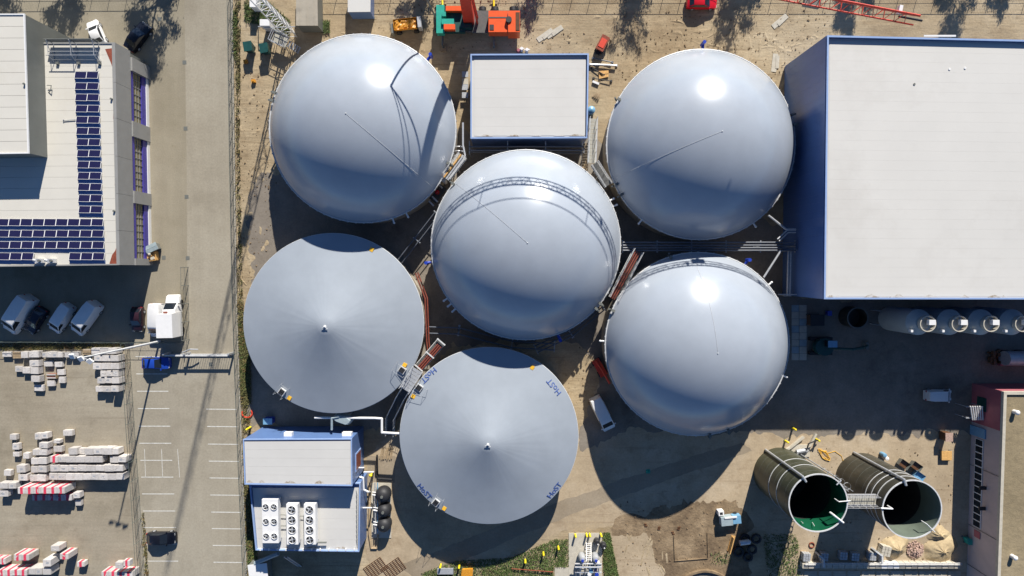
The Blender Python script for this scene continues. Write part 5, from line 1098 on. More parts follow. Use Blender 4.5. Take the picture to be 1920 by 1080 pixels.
for j in range(6):
    for i in range(n): a = 2 * math.pi * i / n; q = j / 5; v.append((p.x + (1.25 - .3 * q) * math.cos(a) * (1.1) + .2 * math.sin(3 * a), p.y + (.85 - .3 * q) * math.sin(a) - .35 * math.cos(a), 3.6 + .9 * math.sin(q * 1.5)))
mb.add(v, [(j * n + i, j * n + (i + 1) % n, (j + 1) * n + (i + 1) % n, (j + 1) * n + i) for j in range(5) for i in range(n)] + [tuple(range(5 * n, 6 * n))]); tf = thing('gas_filter', 'wrapped blue-grey filter vessel hanging behind the plant building', 'filter', (p.x, p.y, 0)); part(mb, 'tarp_cover', mt['tarp'], tf, True); mb = MB(); mb.cyl((p.x, p.y, 0), (p.x, p.y, 3.8), .3, n=10); part(mb, 'stand', mt['galv'], tf)
# gear in the narrow gap between the domes
p = W(820, 362, 2.5); t = thing('valve_station', 'valve station with a red motor between the upper left and middle domes', 'valve set', (p.x, p.y, 0))
mb = MB(); mb.obox((p.x, p.y, 2.2), (2.6, 1.3, .12), .9); part(mb, 'deck', mt['deck'], t); mb = MB(); mb.ball((p.x, p.y + .1, 2.7), .35, 10, 6); part(mb, 'red_motor', mt['carred'], t, True)
for dx, dy, L in ((-.3, -.9, 1.2), (-.8, -1.5, 1.0), (.5, .9, .8)): mb = MB(); mb.cyl((p.x + dx - L / 3, p.y + dy + L / 3, 2.9), (p.x + dx + L / 3, p.y + dy - L / 3, 2.9), .12, n=8); part(mb, 'pipe_stub', mt['steel'], t, True)
mb = MB(); mb.cyl((p.x + 1.1, p.y + 1.6, 2), (p.x + 1.1, p.y + 1.6, 4.2), .3, n=12); part(mb, 'filter_pot', mt['wht'], t, True); mb = MB(); mb.cyl((p.x, p.y, 0), (p.x, p.y, 2.2), .12, n=8); part(mb, 'support', mt['galv'], t)
for k, y in enumerate((277, 285, 293)):
    p = W(860, y, 3.6); mb = MB(); pts = [(p.x + .75 * math.cos(R(a)), p.y + .15 * math.sin(R(a)), 3.2 + .5 * math.sin(R(a))) for a in range(0, 181, 20)]; mb.tube(pts, .09, 8); mb.cyl((pts[0][0], pts[0][1], 0), pts[0], .09, n=8); mb.cyl((pts[-1][0], pts[-1][1], 0), pts[-1], .09, n=8); solo(mb, 'pipe_arch', mt['steel'], f'bright arched pipe, {ORD[k]} of three stacked beside the upper left dome', 'pipe', 'arched pipes beside the upper left dome', True)
p = W(1125, 690, 1.2); t = thing('red_lift', 'red machine in the dark beside the lower right dome', 'machine', (p.x, p.y, 0), None, R(-60), local=True)
mb = MB(); mb.box((-1.3, -.55, .5), (1.3, .55, 1.2)); part(mb, 'body', mt['red'], t); mb = MB(); mb.tube([(-1.2, 0, 1.2), (.2, .1, 1.8), (2.6, .1, 1.5)], .16, 8); part(mb, 'boom', mt['red'], t)
for a in (-.9, .9):
    for b in (-.6, .6): mb = MB(); mb.cyl((a, b - .1, .4), (a, b + .1, .4), .4, n=12); part(mb, 'wheel', mt['dark'], t)

# ------------------------------------------------------------------ beside the plant building: black vessels and pipework
pad = thing('vessel_skid', 'steel skid with pipework beside the plant building', 'pipework', (*W2(703, 950), 0))
a, b = W(697, 1008), W(733, 905); mb = MB(); mb.box((a.x, a.y, 0), (b.x, b.y, .1)); part(mb, 'base_slab', mt['curb'], pad)
for k, (x, y, r) in enumerate(((718, 928, 1.12), (720, 957, 1.0), (720, 984, 1.05))):
    p = W(x, y, 1.6); t = thing('black_vessel', f'round black filter vessel, {ORD[k]} from the top beside the plant building', 'vessel', (p.x, p.y, .1), 'black filter vessels'); mb = MB(); mb.lathe([(r * .9, .5), (r, .9), (r, 1.5), (r * .86, 2.0), (r * .5, 2.3), (.02, 2.4)], (p.x, p.y, 0), 32); part(mb, 'shell', mt['dark'], t, True)
    mb = MB(); mb.cyl((p.x, p.y, 2.35), (p.x, p.y, 2.5), .2, n=12); part(mb, 'lid', mt['dgrey'], t)
    for i in range(3): ang = R(120 * i + 20); mb = MB(); mb.cyl((p.x + r * .7 * math.cos(ang), p.y + r * .7 * math.sin(ang), .1), (p.x + r * .7 * math.cos(ang), p.y + r * .7 * math.sin(ang), .7), .07, n=6); part(mb, 'leg', mt['galv'], t)
    mb = MB(); mb.tube([(p.x - 1.6, p.y - .1, 1.3), (p.x - .8, p.y - .1, 1.6)], .12, 8); mb.tube([(p.x - 1.6, p.y + .3, 1.3), (p.x - .8, p.y + .3, 1.6)], .08, 8); part(mb, 'connecting_pipe', mt['wht'], t, True)
for pts, r, m in (([(703, 905), (704, 1000)], .09, 'galv'), ([(708, 905), (708, 1000)], .07, 'sky2')): mb = MB(); mb.tube([W(x, y, 1.3) for x, y in pts], r, 8); part(mb, 'header_pipe', mt[m], pad, True)
for i in range(6): q = W(705.5, 915 + i * 15, 1.0); mb = MB(); mb.cyl((q.x, q.y, .1), (q.x, q.y, 1.35), .05, n=6); mb.box((q.x - .35, q.y - .05, .6), (q.x + .35, q.y + .05, .7)); part(mb, 'skid_post', mt['galv'], pad)
for (x0, y0, x1, y1, z) in ((673, 952, 697, 952, 2.4), (673, 877, 682, 877, 3.0), (681, 885, 700, 885, 2.6)): mb = MB(); mb.tube([W(x0, y0, z), W(x1, y1, z), W(x1, y1, .1)], .1, 8); part(mb, 'wall_pipe', mt['wht'], pad, True)
mb = MB(); mb.tube([W(674, 894, 2.6), W(681, 896, 2.6), W(682, 918, 2.4), W(690, 922, 2.2), W(694, 922, .3)], .14, 8); part(mb, 'wall_pipe', mt['wht'], pad, True)
p = W(696, 890, 1.0); mb = MB(); mb.cyl((p.x, p.y, 0), (p.x, p.y, 1.2), .09, n=8); mb.ball((p.x, p.y, 1.3), .26, 10, 6); part(mb, 'yellow_valve', mt['yellow'], pad, True)
mb = MB(); mb.tube([W(693, 905, .3), W(692, 1000, .3), W(696, 1028, .2), W(706, 1028, .2), W(709, 1003, .2)], .12, 8); part(mb, 'ground_pipe', mt['wood'], pad, True)
# timber pallets and boards near the white pipe
p = W(725, 853, .3); TB = thing('timber_pile', 'loose timber battens behind the black vessels', 'timber', (p.x, p.y, 0))
for i in range(9): q = W(714 + i * 2.6, 851, .2); mb = MB(); mb.obox((q.x, q.y, .1 + .05 * (i % 3)), (.12, 1.5 + .3 * (i % 2), .1), R(-14 + 4 * (i % 3))); part(mb, 'batten', mt['wood'], TB)
SLB = sheet('concrete_apron', [(688, 855), (742, 855), (740, 905), (690, 905)], .011, mt['lane'])
mb = MB(); mb.tube([W(707, 853, .25), W(708, 897, .25), W(735, 899, .25)], .13, 8); solo(mb, 'drain_hose', mt['dark'], 'thick black hose bent round the timber pile', 'hose', smooth=True)
for k, (x, y, rz) in enumerate(((704, 1066, 35), (738, 1066, 35))):
    p = W(x, y, .1); t = thing('steel_mat', ('left' if k == 0 else 'right') + ' rusty reinforcement mat at the bottom edge', 'mesh mat', (p.x, p.y, 0), 'rusty mats', R(rz), local=True)
    mb = MB()
    for i in range(9): mb.box((-1.6, -1 + i * .25 - .03, .03), (1.6, -1 + i * .25 + .03, .07))
    part(mb, 'long_bars', mt['gold'], t); mb = MB()
    for i in range(7): mb.box((-1.5 + i * .5 - .03, -1.05, .07), (-1.5 + i * .5 + .03, 1.05, .1))
    part(mb, 'cross_bars', mt['gold'], t)
# crossing beams below the plant building
mb = MB(); mb.tube([W(478, 1056, 1.6), W(522, 1038, 2.2)], .3, 6); solo(mb, 'conveyor_arm', mt['tarp'], 'grey duct slanting under the plant building edge', 'duct')
p = W(548, 1052, 1.5); t = thing('wall_ladder', 'small steel ladder at the plant building foot', 'ladder', (p.x, p.y, 0)); 
for s in (-.25, .25): mb = MB(); mb.cyl((p.x + s + .5, p.y - 1.6, 0), (p.x + s - .4, p.y + 1.3, 2.8), .08, n=6); part(mb, 'stile', mt['galv'], t)
for i in range(8): mb = MB(); q = i / 8; mb.cyl((p.x + .5 - .9 * q - .25, p.y - 1.6 + 2.9 * q, 2.8 * q), (p.x + .5 - .9 * q + .25, p.y - 1.6 + 2.9 * q, 2.8 * q), .05, n=6); part(mb, 'rung', mt['galv'], t)
boxthing('white_shed', 'white peaked cover at the bottom edge by the fence', 'shed', [(464, 1060), (500, 1056), (504, 1100), (470, 1104)], 1.8, mt['wht'], mt['dgrey'])
# red hose ring and yellow cover by the verge
p = W(463, 775, .2); mb = MB(); pts = [(p.x + .75 * math.cos(R(a)), p.y + .65 * math.sin(R(a)), .12) for a in range(-200, 60, 20)]; mb.tube(pts, .11, 8); solo(mb, 'red_hose', mt['red'], 'curled red hose lying on the verge', 'hose', smooth=True)
p = W(478, 800, .6); t = thing('blue_barrel_box', 'blue box behind the plant building corner', 'box', (p.x, p.y, 0)); p = W(502, 790, 1.2); mb = MB(); mb.box((p.x - .6, p.y - .4, .1), (p.x + .6, p.y + .4, 1.2)); part(mb, 'box', mt['bluep'], t); mb = MB(); mb.box((p.x - .65, p.y - .45, 1.2), (p.x + .65, p.y + .45, 1.28)); part(mb, 'lid', mt['sky2'], t)

# ------------------------------------------------------------------ gas pipe station, bottom centre
PS = thing('pipe_station', 'steel pipe station with two grey vessels on a concrete pad', 'pipe station', (*W2(1100, 1045), 0))
a, b = W(1066, 1110), W(1129, 999); mb = MB(); mb.box((a.x, a.y, 0), (b.x, b.y, .08)); part(mb, 'pad', mt['curb'], PS)
a, b = W(1040, 1120), W(1066.5, 1064); mb = MB(); mb.box((a.x, a.y, 0), (b.x - .03, b.y, .06)); part(mb, 'pad', mt['curb'], PS)
for x in (1091, 1116): p = W(x, 1044, 1.0); mb = MB(); mb.lathe([(.42, .3), (.5, .5), (.5, 1.5), (.35, 1.8), (.02, 1.9)], (p.x, p.y, 0), 24); v = part(mb, 'vessel', mt['galv'], PS, True); mb = MB(); mb.cyl((p.x, p.y - .1, 1.88), (p.x, p.y - .1, 2.05), .2, n=10); part(mb, 'blue_cap', mt['bluep'], v)
for s in (-.35, .35): q0, q1 = W(1104, 1018, .5), W(1104, 1052, 1.6); mb = MB(); mb.cyl((q0.x + s, q0.y, .3), (q1.x + s, q1.y, 1.7), .06, n=6); part(mb, 'ladder_stile', mt['wht'], PS)
for i in range(9): q = W(1104, 1019 + i * 3.8, .4 + i * .15); mb = MB(); mb.box((q.x - .35, q.y - .05, q.z), (q.x + .35, q.y + .05, q.z + .04)); part(mb, 'ladder_rung', mt['wht'], PS)
for y, z in ((1057, 1.5), (1063.5, 1.7), (1073, 1.2)): mb = MB(); mb.tube([W(1078, y, z), W(1128, y, z)], .1, 8); part(mb, 'header_pipe', mt['steel'], PS, True)
for i, x in enumerate((1080, 1088, 1096, 1106, 1114, 1122)): q = W(x, 1062, 1.2); mb = MB(); mb.tube([(q.x, q.y + .6, 1.4), (q.x, q.y - 1.4, 1.2), (q.x, q.y - 1.6, .1)], .07, 8); part(mb, 'branch_pipe', mt['steel'] if i % 2 else mt['ppipe'], PS, True)
for x, y, c in ((1105, 1076, 'wht'), (1119, 1077, 'bluep'), (1123, 1060, 'wht'), (1108, 1070, 'sky2')): q = W(x, y, 1.2); mb = MB(); mb.cyl((q.x, q.y, .1), (q.x, q.y, 1.3), .22, n=12); mb.cyl((q.x, q.y, 1.3), (q.x, q.y, 1.36), .3, n=12); part(mb, 'valve_head', mt[c], PS, True)
for k, (x, y) in enumerate(((1119, 1015), (1131, 1022))):
    p = W(x, y, .5); t = thing('black_drum', ('left' if k == 0 else 'right') + ' black drum beside the pipe station ladder', 'drum', (p.x, p.y, 0), 'black drums'); mb = MB(); mb.lathe([(.42, 0.02), (.46, .4), (.42, .85), (.3, 1.0), (.02, 1.02)], (p.x, p.y, 0), 20); part(mb, 'shell', mt['dark'], t, True); mb = MB(); mb.cyl((p.x + .1, p.y - .2, .95), (p.x + .1, p.y - .2, 1.06), .1, n=8); part(mb, 'cap', mt['wht'], t)
    mb = MB(); mb.lathe([(.47, .35), (.49, .4), (.47, .45)], (p.x, p.y, 0), 20); part(mb, 'band', mt['dgrey'], t)
a, b = W(960, 1064), W(1036, 1070); mb = MB(); mb.tube([(a.x, a.y, .35), (b.x, b.y, .35)], .06); 
for f in (0, .33, .66, 1): q = a.lerp(b, f); mb.cyl((q.x, q.y, 0), (q.x, q.y, .4), .05, n=6)
solo(mb, 'guard_rail', mt['rust'], 'low rusty rail in the bottom grass', 'rail')
boxthing('amber_crate', 'small orange crate on the bottom grass bank', 'crate', [(866, 1068), (887, 1067), (886, 1082), (864, 1084)], .6, mt['amber'], lid=True)
boxthing('cable_box', 'low grey slab box on the bottom grass bank', 'box', [(820, 1066), (850, 1066), (850, 1077), (820, 1077)], .4, mt['galv'], lid=True)
p = W(1216, 885, .3); mb = MB(); mb.cyl((p.x, p.y, .02), (p.x, p.y, .5), .28, .05, n=10); mb.box((p.x - .3, p.y - .3, .02), (p.x + .3, p.y + .3, .08)); solo(mb, 'traffic_cone', mt['teal'], 'small green cone in the dome shadow on the yard', 'cone')

# ------------------------------------------------------------------ pit, machine, tyres, pallets and sand at the bottom right
PT = thing('pit_frame', 'square timber edging laid round the dug soil', 'frame', (*W2(1298, 1025), 0))
for (x0, y0, x1, y1) in ((1263, 1003, 1265, 1050), (1326, 998, 1327, 1046), (1264, 1051, 1327, 1046)): a, b = W(x0, y0), W(x1, y1); d = (b - a); mb = MB(); mb.obox(((a.x + b.x) / 2, (a.y + b.y) / 2, .1), (d.length, .09, .12), math.atan2(d.y, d.x)); part(mb, 'edge_board', mt['soil'], PT)
rg = random.Random(11)
for k in range(4): x, y = ((1210, 982), (1236, 988), (1273, 988), (1262, 997))[k]; p = W(x, y); mb = MB(); [mb.obox((p.x + rg.uniform(-.1, .1), p.y - .3 * i, .06), (.4, .14, .12), rg.uniform(-.2, .2)) for i in range(2)]; solo(mb, 'paving_block', mt['gold'], ['two dark blocks nearest the dome shadow', 'two dark blocks left of the pit', 'two dark blocks above the pit', 'dark blocks at the pit\'s top edge'][k], 'blocks', 'loose blocks')
t = thing('round_basin', 'dark round basin cut by the bottom edge', 'basin', (*W2(1322, 1120), 0)); p = W(1322, 1130, .4); mb = MB(); mb.lathe([(4.9, 0), (4.9, .45), (4.6, .45), (4.6, .1)], (p.x, p.y, 0), 64); part(mb, 'wall', mt['soil'], t); mb = MB(); mb.disc((p.x, p.y, .1), 4.62, 64); part(mb, 'cover', mt['shade'], t)
p = W(1370, 975, .9); t = thing('compressor', 'pale blue generator with a white unit in front of the dug soil', 'generator', (p.x, p.y, 0), None, R(6), local=True)
mb = MB(); mb.box((-1.5, -.65, .3), (.2, .65, 1.25)); part(mb, 'engine_box', mt['tarp'], t); mb = MB(); mb.box((.26, -.55, .3), (1.45, .65, 1.15)); part(mb, 'tank_box', mt['sky2'], t); mb = MB(); mb.box((-1.0, .45, 1.25), (.8, .68, 1.36)); part(mb, 'white_cover', mt['wht'], t); mb = MB(); mb.box((-1.7, .8, .1), (-.9, 1.5, 1.0)); u = part(mb, 'white_unit', mt['wht'], t); mb = MB(); mb.box((-1.52, .96, .98), (-1.1, 1.32, 1.02)); part(mb, 'opening', mt['dark'], u)
for a in (-1, 1): mb = MB(); mb.cyl((a * .9, -.75, .3), (a * .9, .75, .3), .28, n=12); part(mb, 'wheel', mt['dark'], t)
rg = random.Random(4)
for k in range(5):
    x, y = ((1398, 1012), (1410, 1030), (1386, 1036), (1418, 1010), (1404, 1046))[k]; p = W(x, y, .5); mb = MB(); rr = rg.uniform(.55, .8); tz = .22 + .3 * (k % 2); n = 24
    for i in range(n):
        a0, a1 = 2 * math.pi * i / n, 2 * math.pi * (i + 1) / n; mb.cyl((p.x + rr * math.cos(a0), p.y + rr * math.sin(a0), tz), (p.x + rr * math.cos(a1), p.y + rr * math.sin(a1), tz + .02), .2, n=8, caps=False)
    solo(mb, 'hose_coil', mt['dark'], f'black coil of pipe in the heap, {["topmost", "right middle", "left middle", "right upper", "lowest"][k]} one', 'coil', 'black coils beside the generator', True)
p = W(1421, 1018, .9); mb = MB(); mb.cyl((p.x - 2.6, p.y - .1, .7), (p.x - 1.2, p.y + .1, .7), .38, n=16); mb.cyl((p.x - 1.2, p.y + .1, .7), (p.x - 1.0, p.y + .1, .7), .2, n=12); solo(mb, 'steel_drum', mt['steel'], 'shiny steel drum among the black coils', 'drum', smooth=True)
p = W(1371, 1022, .6); mb = MB(); mb.obox((p.x, p.y, .5), (.12, 2.4, 1.0), R(-14)); mb.obox((p.x + .2, p.y, .1), (.6, 2.4, .08), R(-14)); solo(mb, 'leaning_board', mt['owood'], 'orange board propped beside the black coils', 'board')
# boundary wall and stacked glazing frames along the bottom edge
t = thing('block_wall', 'grey slatted wall along the bottom edge below the open tanks', 'wall', (*W2(1650, 1064), 0))
for i in range(26): a, b = W(1505 + i * 11.4, 1066, .9), W(1505 + (i + 1) * 11.4 - .8, 1057, .9); mb = MB(); mb.box((a.x, a.y, 0), (b.x, b.y, .85 + .03 * (i % 2))); part(mb, 'wall_block', mt['curb'] if i not in (13, 14, 15) else mt['wht'], t)
for y in (1056, 1059): mb = MB(); mb.tube([W(1510, y, 1.1), W(1804, y, 1.1)], .05); part(mb, 'top_rail', mt['rim'], t)
for i in range(11): a, b = W(1508 + i * 27, 1092, .1), W(1532 + i * 27, 1071, .1); mb = MB(); mb.box((a.x, a.y, 0), (b.x, b.y, .07)); part(mb, 'floor_slab', mt['tconc'], t)
frames = [(1513, 1045, 'lit, at the left end'), (1546, 1044, 'in the shade, second from left'), (1582, 1042, 'in the shade, third from left'), (1604, 1044, 'in the shade, right of the middle'), (1636, 1043, 'at the edge of the tank shadow'), (1660, 1032, 'grey, in the sun by the sand heap')]
for k, (x, y, w_) in enumerate(frames):
    p = W(x, y, .8); s = 1.0 if k != 5 else 1.25; t = thing('block_pallet', f'pallet of grey paving blocks, {w_}', 'pallet', (p.x, p.y, 0), 'pallets by the bottom wall', R(-4 if k != 5 else -12), local=True)
    for i in range(3):
        for j in range(3): mb = MB(); mb.box((-.55 * s + .37 * i * s, -.6 * s + .4 * j * s, .15), (-.55 * s + .37 * (i + 1) * s - .05, -.6 * s + .4 * (j + 1) * s - .05, .9 if k != 5 else 1.1)); part(mb, 'block_stack', mt['galv'] if k != 5 else mt['curb'], t)
    mb = MB()
    for j in (-1, 0, 1): mb.box((-.6 * s, j * .5 * s - .06, 0), (.6 * s, j * .5 * s + .06, .14))
    part(mb, 'pallet_runner', mt['wood'], t)
for k, pts in enumerate(([(1528, 1034), (1537, 1042), (1537, 1056)], [(1633, 1026), (1645, 1035), (1645, 1048)])):
    P = [W(*q) for q in pts]; t = thing('low_wall', ('left' if k == 0 else 'right') + ' short angled bay wall at the bottom of the yard', 'wall', P[0])
    for a, b in zip(P, P[1:]): d = (b - a).normalized(); nr = Vector((-d.y, d.x, 0)) * .12; mb = MB(); mb.prism([(a + nr).xy, (b + nr).xy, (b - nr).xy, (a - nr).xy], 0, 1.2); part(mb, 'wall_section', mt['rim'], t)
def mound(x, y, rx, ry, h, name, label, m, seed, dent=0):
    p = W(x, y); mb = MB(); n, K = 48, 16; rg = random.Random(seed); ph = [rg.uniform(0, 6.28) for _ in range(5)]; v = [(p.x, p.y, h - dent)]; f = []
    for j in range(1, K + 1):
        q = j / K
        for i in range(n):
            a = 2 * math.pi * i / n; wob = 1 + .12 * math.sin(2 * a + ph[0]) + .08 * math.sin(3 * a + ph[1]) + .04 * math.sin(7 * a + ph[2])
            z = h * (1 - q) ** 1.2 - dent * math.exp(-(q / .5) ** 2) + .05 * math.sin(9 * a + ph[3] + 6 * q) * (1 - q) + rg.uniform(-.02, .02)
            v.append((p.x + rx * q * wob * math.cos(a), p.y + ry * q * wob * math.sin(a), max(z, 0) if j < K else -.02))
    for i in range(n):
        f.append((0, 1 + i, 1 + (i + 1) % n))
        for j in range(K - 1): a, b = 1 + j * n, 1 + (j + 1) * n; f.append((a + i, b + i, b + (i + 1) % n, a + (i + 1) % n))
    mb.add(v, f); solo(mb, name, m, label, 'heap', 'heaps below the right open tank', True)
mound(1676, 1024, 2.0, 2.0, 1.4, 'sand_heap', 'smooth sand heap beside the grey pallet', mt['sand'], 1); mound(1762, 1030, 2.6, 2.3, 1.9, 'sand_heap', 'large dug-out sand heap by the office wall', mt['sand'], 2, .8); mound(1757, 1000, 1.8, 1.6, .9, 'sand_heap', 'low sand spread behind the dug-out heap', mt['sand'], 9)
p = W(1715, 1030); rg = random.Random(8); mb = MB()
for i in range(170):
    a, q = rg.uniform(0, 6.28), rg.random() ** .6; s = rg.uniform(.06, .15); z = .55 * (1 - q) + .05; mb.obox((p.x + 1.25 * q * math.cos(a), p.y + 1.3 * q * math.sin(a), z), (s * 2, s * 1.4, s * 1.3), rg.uniform(0, 3), rg.uniform(-.6, .6))
solo(mb, 'rubble_heap', mt['stone'], 'heap of pinkish broken stone between the sand heaps', 'rubble', kind='stuff')
for k, (x, y, c, w_) in enumerate(((1696, 871, 'dgrey', 'dark tub leaning on the right open tank'), (1719, 875, 'dgrey', 'dark open skip beside the right open tank'), (1724, 893, 'sky2', 'pale blue tub below the dark skip'))):
    p = W(x, y, .8); t = thing('skip_tub', w_, 'tub', (p.x, p.y, 0), 'tubs beside the open tank', R(-35), local=True); mb = MB(); mb.add([(a * (.62 + .14 * q), b * (.42 + .1 * q), .05 + q * .85) for q in (0, 1) for a, b in ((-1, -1), (1, -1), (1, 1), (-1, 1))], MB.BF[:1] + MB.BF[2:]); part(mb, 'shell', mt[c], t); mb = MB(); mb.box((-.66, -.45, .5), (.66, .45, .55)); part(mb, 'content', mt['gold'] if k < 2 else mt['sky2'], t)
for k, (x, y, c) in enumerate(((1656, 852, 'sky2'), (1660, 858, 'wht'))): p = W(x, y, .5); mb = MB(); mb.lathe([(.28, .02), (.32, .5), (.28, .95), (.02, 1.0)], (p.x, p.y, 0), 18); solo(mb, 'drum', mt[c], ('blue' if k == 0 else 'white') + ' drum behind the right open tank', 'drum', 'drums behind the open tank', True)
p = W(1546, 853, .2); mb = MB(); rg = random.Random(2)
for k in range(4): pts = [(p.x + (.5 + .15 * k) * math.cos(a * .5 + k) + rg.uniform(-.1, .1), p.y + (.6 + .1 * k) * math.sin(a * .5 + k * .6) + rg.uniform(-.1, .1), .05 + .03 * k) for a in range(13)]; mb.tube(pts, .035, 5)
mb.tube([(p.x + .6, p.y + .2, .05), (p.x + 1.6, p.y + .5, .05), (p.x + 2.6, p.y - .2, .05), (p.x + 3.0, p.y - 1.4, .05)], .035, 5); solo(mb, 'yellow_hose', mt['hatchy'], 'tangled yellow hose between the open tanks', 'hose')
p = W(1522, 1022, .1); mb = MB(); n = 20
for i in range(n): a0, a1 = 2 * math.pi * i / n, 2 * math.pi * (i + 1) / n; mb.cyl((p.x + .38 * math.cos(a0), p.y + .38 * math.sin(a0), .1), (p.x + .38 * math.cos(a1), p.y + .38 * math.sin(a1), .1), .08, n=6, caps=False)
solo(mb, 'rope_ring', mt['rust'], 'small brown ring lying below the left open tank', 'ring')
boxthing('material_rack', 'small rack with reddish cartons at the shade edge', 'rack', [(1773, 812), (1787, 812), (1787, 828), (1773, 828)], 1.4, mt['stone'], mt['gold'])
boxthing('wooden_trestle', 'flat timber trestle below the carton rack', 'trestle', [(1766, 846), (1785, 846), (1785, 863), (1766, 863)], .5, mt['owood'], mt['wood'], lid=True)
boxthing('teal_box', 'teal box at the office wall foot', 'box', [(1812, 1010), (1822, 1010), (1826, 1022), (1816, 1022)], .9, mt['teal'], lid=True)

# ------------------------------------------------------------------ gear right of the control building
p = W(1129, 83, .8); t = thing('small_dumper', 'small red dumper on the earth above the control building', 'dumper', (p.x, p.y, 0), None, R(62), local=True)
mb = MB(); mb.add([(-.9 - .1 * q if a < 0 else 1.0 + .2 * q, b * (.5 + .1 * q), .5 + .6 * q) for q in (0, 1) for a, b in ((-1, -1), (1, -1), (1, 1), (-1, 1))], MB.BF); part(mb, 'skip', mt['rust'], t); mb = MB(); mb.box((-.6, -.4, 1.1), (.7, .4, 1.16)); part(mb, 'load', mt['red'], t); mb = MB(); mb.box((-1.4, -.35, .3), (1.0, .35, .5)); part(mb, 'chassis', mt['dark'], t)
for a in (-.8, .8):
    for b in (-.5, .5): mb = MB(); mb.cyl((a, b - .1, .3), (a, b + .1, .3), .3, n=12); part(mb, 'wheel', mt['dark'], t)
STL = [((1106, 121), (1156, 123), .14, 'steel', 'bright steel tube lying behind the control building'), ((1112, 109), (1148, 117), .08, 'ppipe', 'dark tube lying above the bright steel tube'), ((1110, 127), (1132, 140), .06, 'dark', 'thin dark bar slanting beside the control building'), ((1113, 147), (1146, 152), .06, 'dark', 'thin dark bar below the yellow boards')]
for (a, b, r, m, lab) in STL: mb = MB(); mb.cyl(W(*a, r + .15), W(*b, r + .25), r, n=10); mb.obox(W(*a, .08), (.3, .3, .14)); mb.obox(W(*b, .1), (.3, .3, .18)); solo(mb, 'steel_tube', mt[m], lab, 'tube', 'tubes behind the control building')
t = thing('board_stack', 'stack of yellow boards beside the control building', 'boards', (*W2(1132, 139), 0))
for i in range(4): q = W(1132, 134 + i * 3.4, .2); mb = MB(); mb.obox((q.x, q.y, .12 + .04 * (i % 2)), (1.4, .24, .12), R(4 + 3 * i)); part(mb, 'board', mt['owood'], t)
mb = MB(); p = W(1117, 155, .2); mb.obox((p.x, p.y, .15), (1.0, .3, .25), R(-22)); solo(mb, 'white_beam', mt['wht'], 'short white beam beside the control building', 'beam')
mb = MB(); p = W(1119, 178, .2); [mb.obox((p.x - .3 + .2 * i, p.y - .1 * i, .1 + .04 * i), (.16, .8, .1), R(-50 + 9 * i)) for i in range(4)]; solo(mb, 'wood_scraps', mt['wood'], 'small pile of wood scraps beside the control building', 'wood')
p = W(1109, 206, 1.2); mb = MB(); mb.lathe([(.5, .02), (.55, .3), (.55, 1.2), (.3, 1.4), (.02, 1.45)], (p.x, p.y, 0), 20); solo(mb, 'water_tank', mt['sky2'], 'pale blue tank at the control building wall', 'tank', smooth=True)
t = thing('leaning_sheets', 'grey panels leaning on the left wall of the control building', 'sheets', (*W2(872, 165), 0))
for y in (139, 152, 163, 178): q = W(872, y, .8); mb = MB(); mb.obox((q.x, q.y, .7), (.9, .8, .06), 0); mb.cyl((q.x, q.y, 0), (q.x, q.y, .7), .05, n=6); part(mb, 'panel', mt['galv'] if y != 152 else mt['curb'], t)
for k, (x, y) in enumerate(((978, 92), (988, 94), (972, 95))): p = W(x, y, .4); mb = MB(); mb.cyl((p.x, p.y, .02), (p.x, p.y, .7), .25, .22, n=12); mb.cyl((p.x - .4, p.y, .35), (p.x + .4, p.y + .1, .35), .08, n=8); solo(mb, 'gas_bottle', mt['wht'] if k != 2 else mt['pinkw'], ['white canister behind the control building\'s roof edge, middle', 'white canister behind the control building\'s roof edge, right', 'pinkish canister behind the control building\'s roof edge'][k], 'canister', 'canisters', True)
for k, (x, y, a_) in enumerate(((1022, 66, 35), (1040, 60, 32), (1462, 40, 40), (1452, 118, 84))): p = W(x, y); mb = MB(); mb.obox((p.x, p.y, .04), (2.6, .75, .06), R(a_)); mb.obox((p.x + .4, p.y + .1, .09), (1.8, .5, .03), R(a_ + 4)); solo(mb, 'steel_plate', mt['curb'], ['pale grey plate on the earth, left of two', 'pale grey plate on the earth, right of two', 'grey plate lying near the red jib', 'grey plate beside the warehouse corner'][k], 'plate', 'track plates')
for k, (x, y, nm) in enumerate(((475, 152, 'small yellow box on the earth left of the upper left dome'), (460, 115, 'orange can on the earth near the green bins'))):
    p = W(x, y, .3); mb = MB(); mb.obox((p.x, p.y, .22), (.5, .45, .4), .2); mb.cyl((p.x, p.y, .42), (p.x, p.y, .52), .12, n=8); solo(mb, 'tool_box', mt['amber'], nm, 'box')
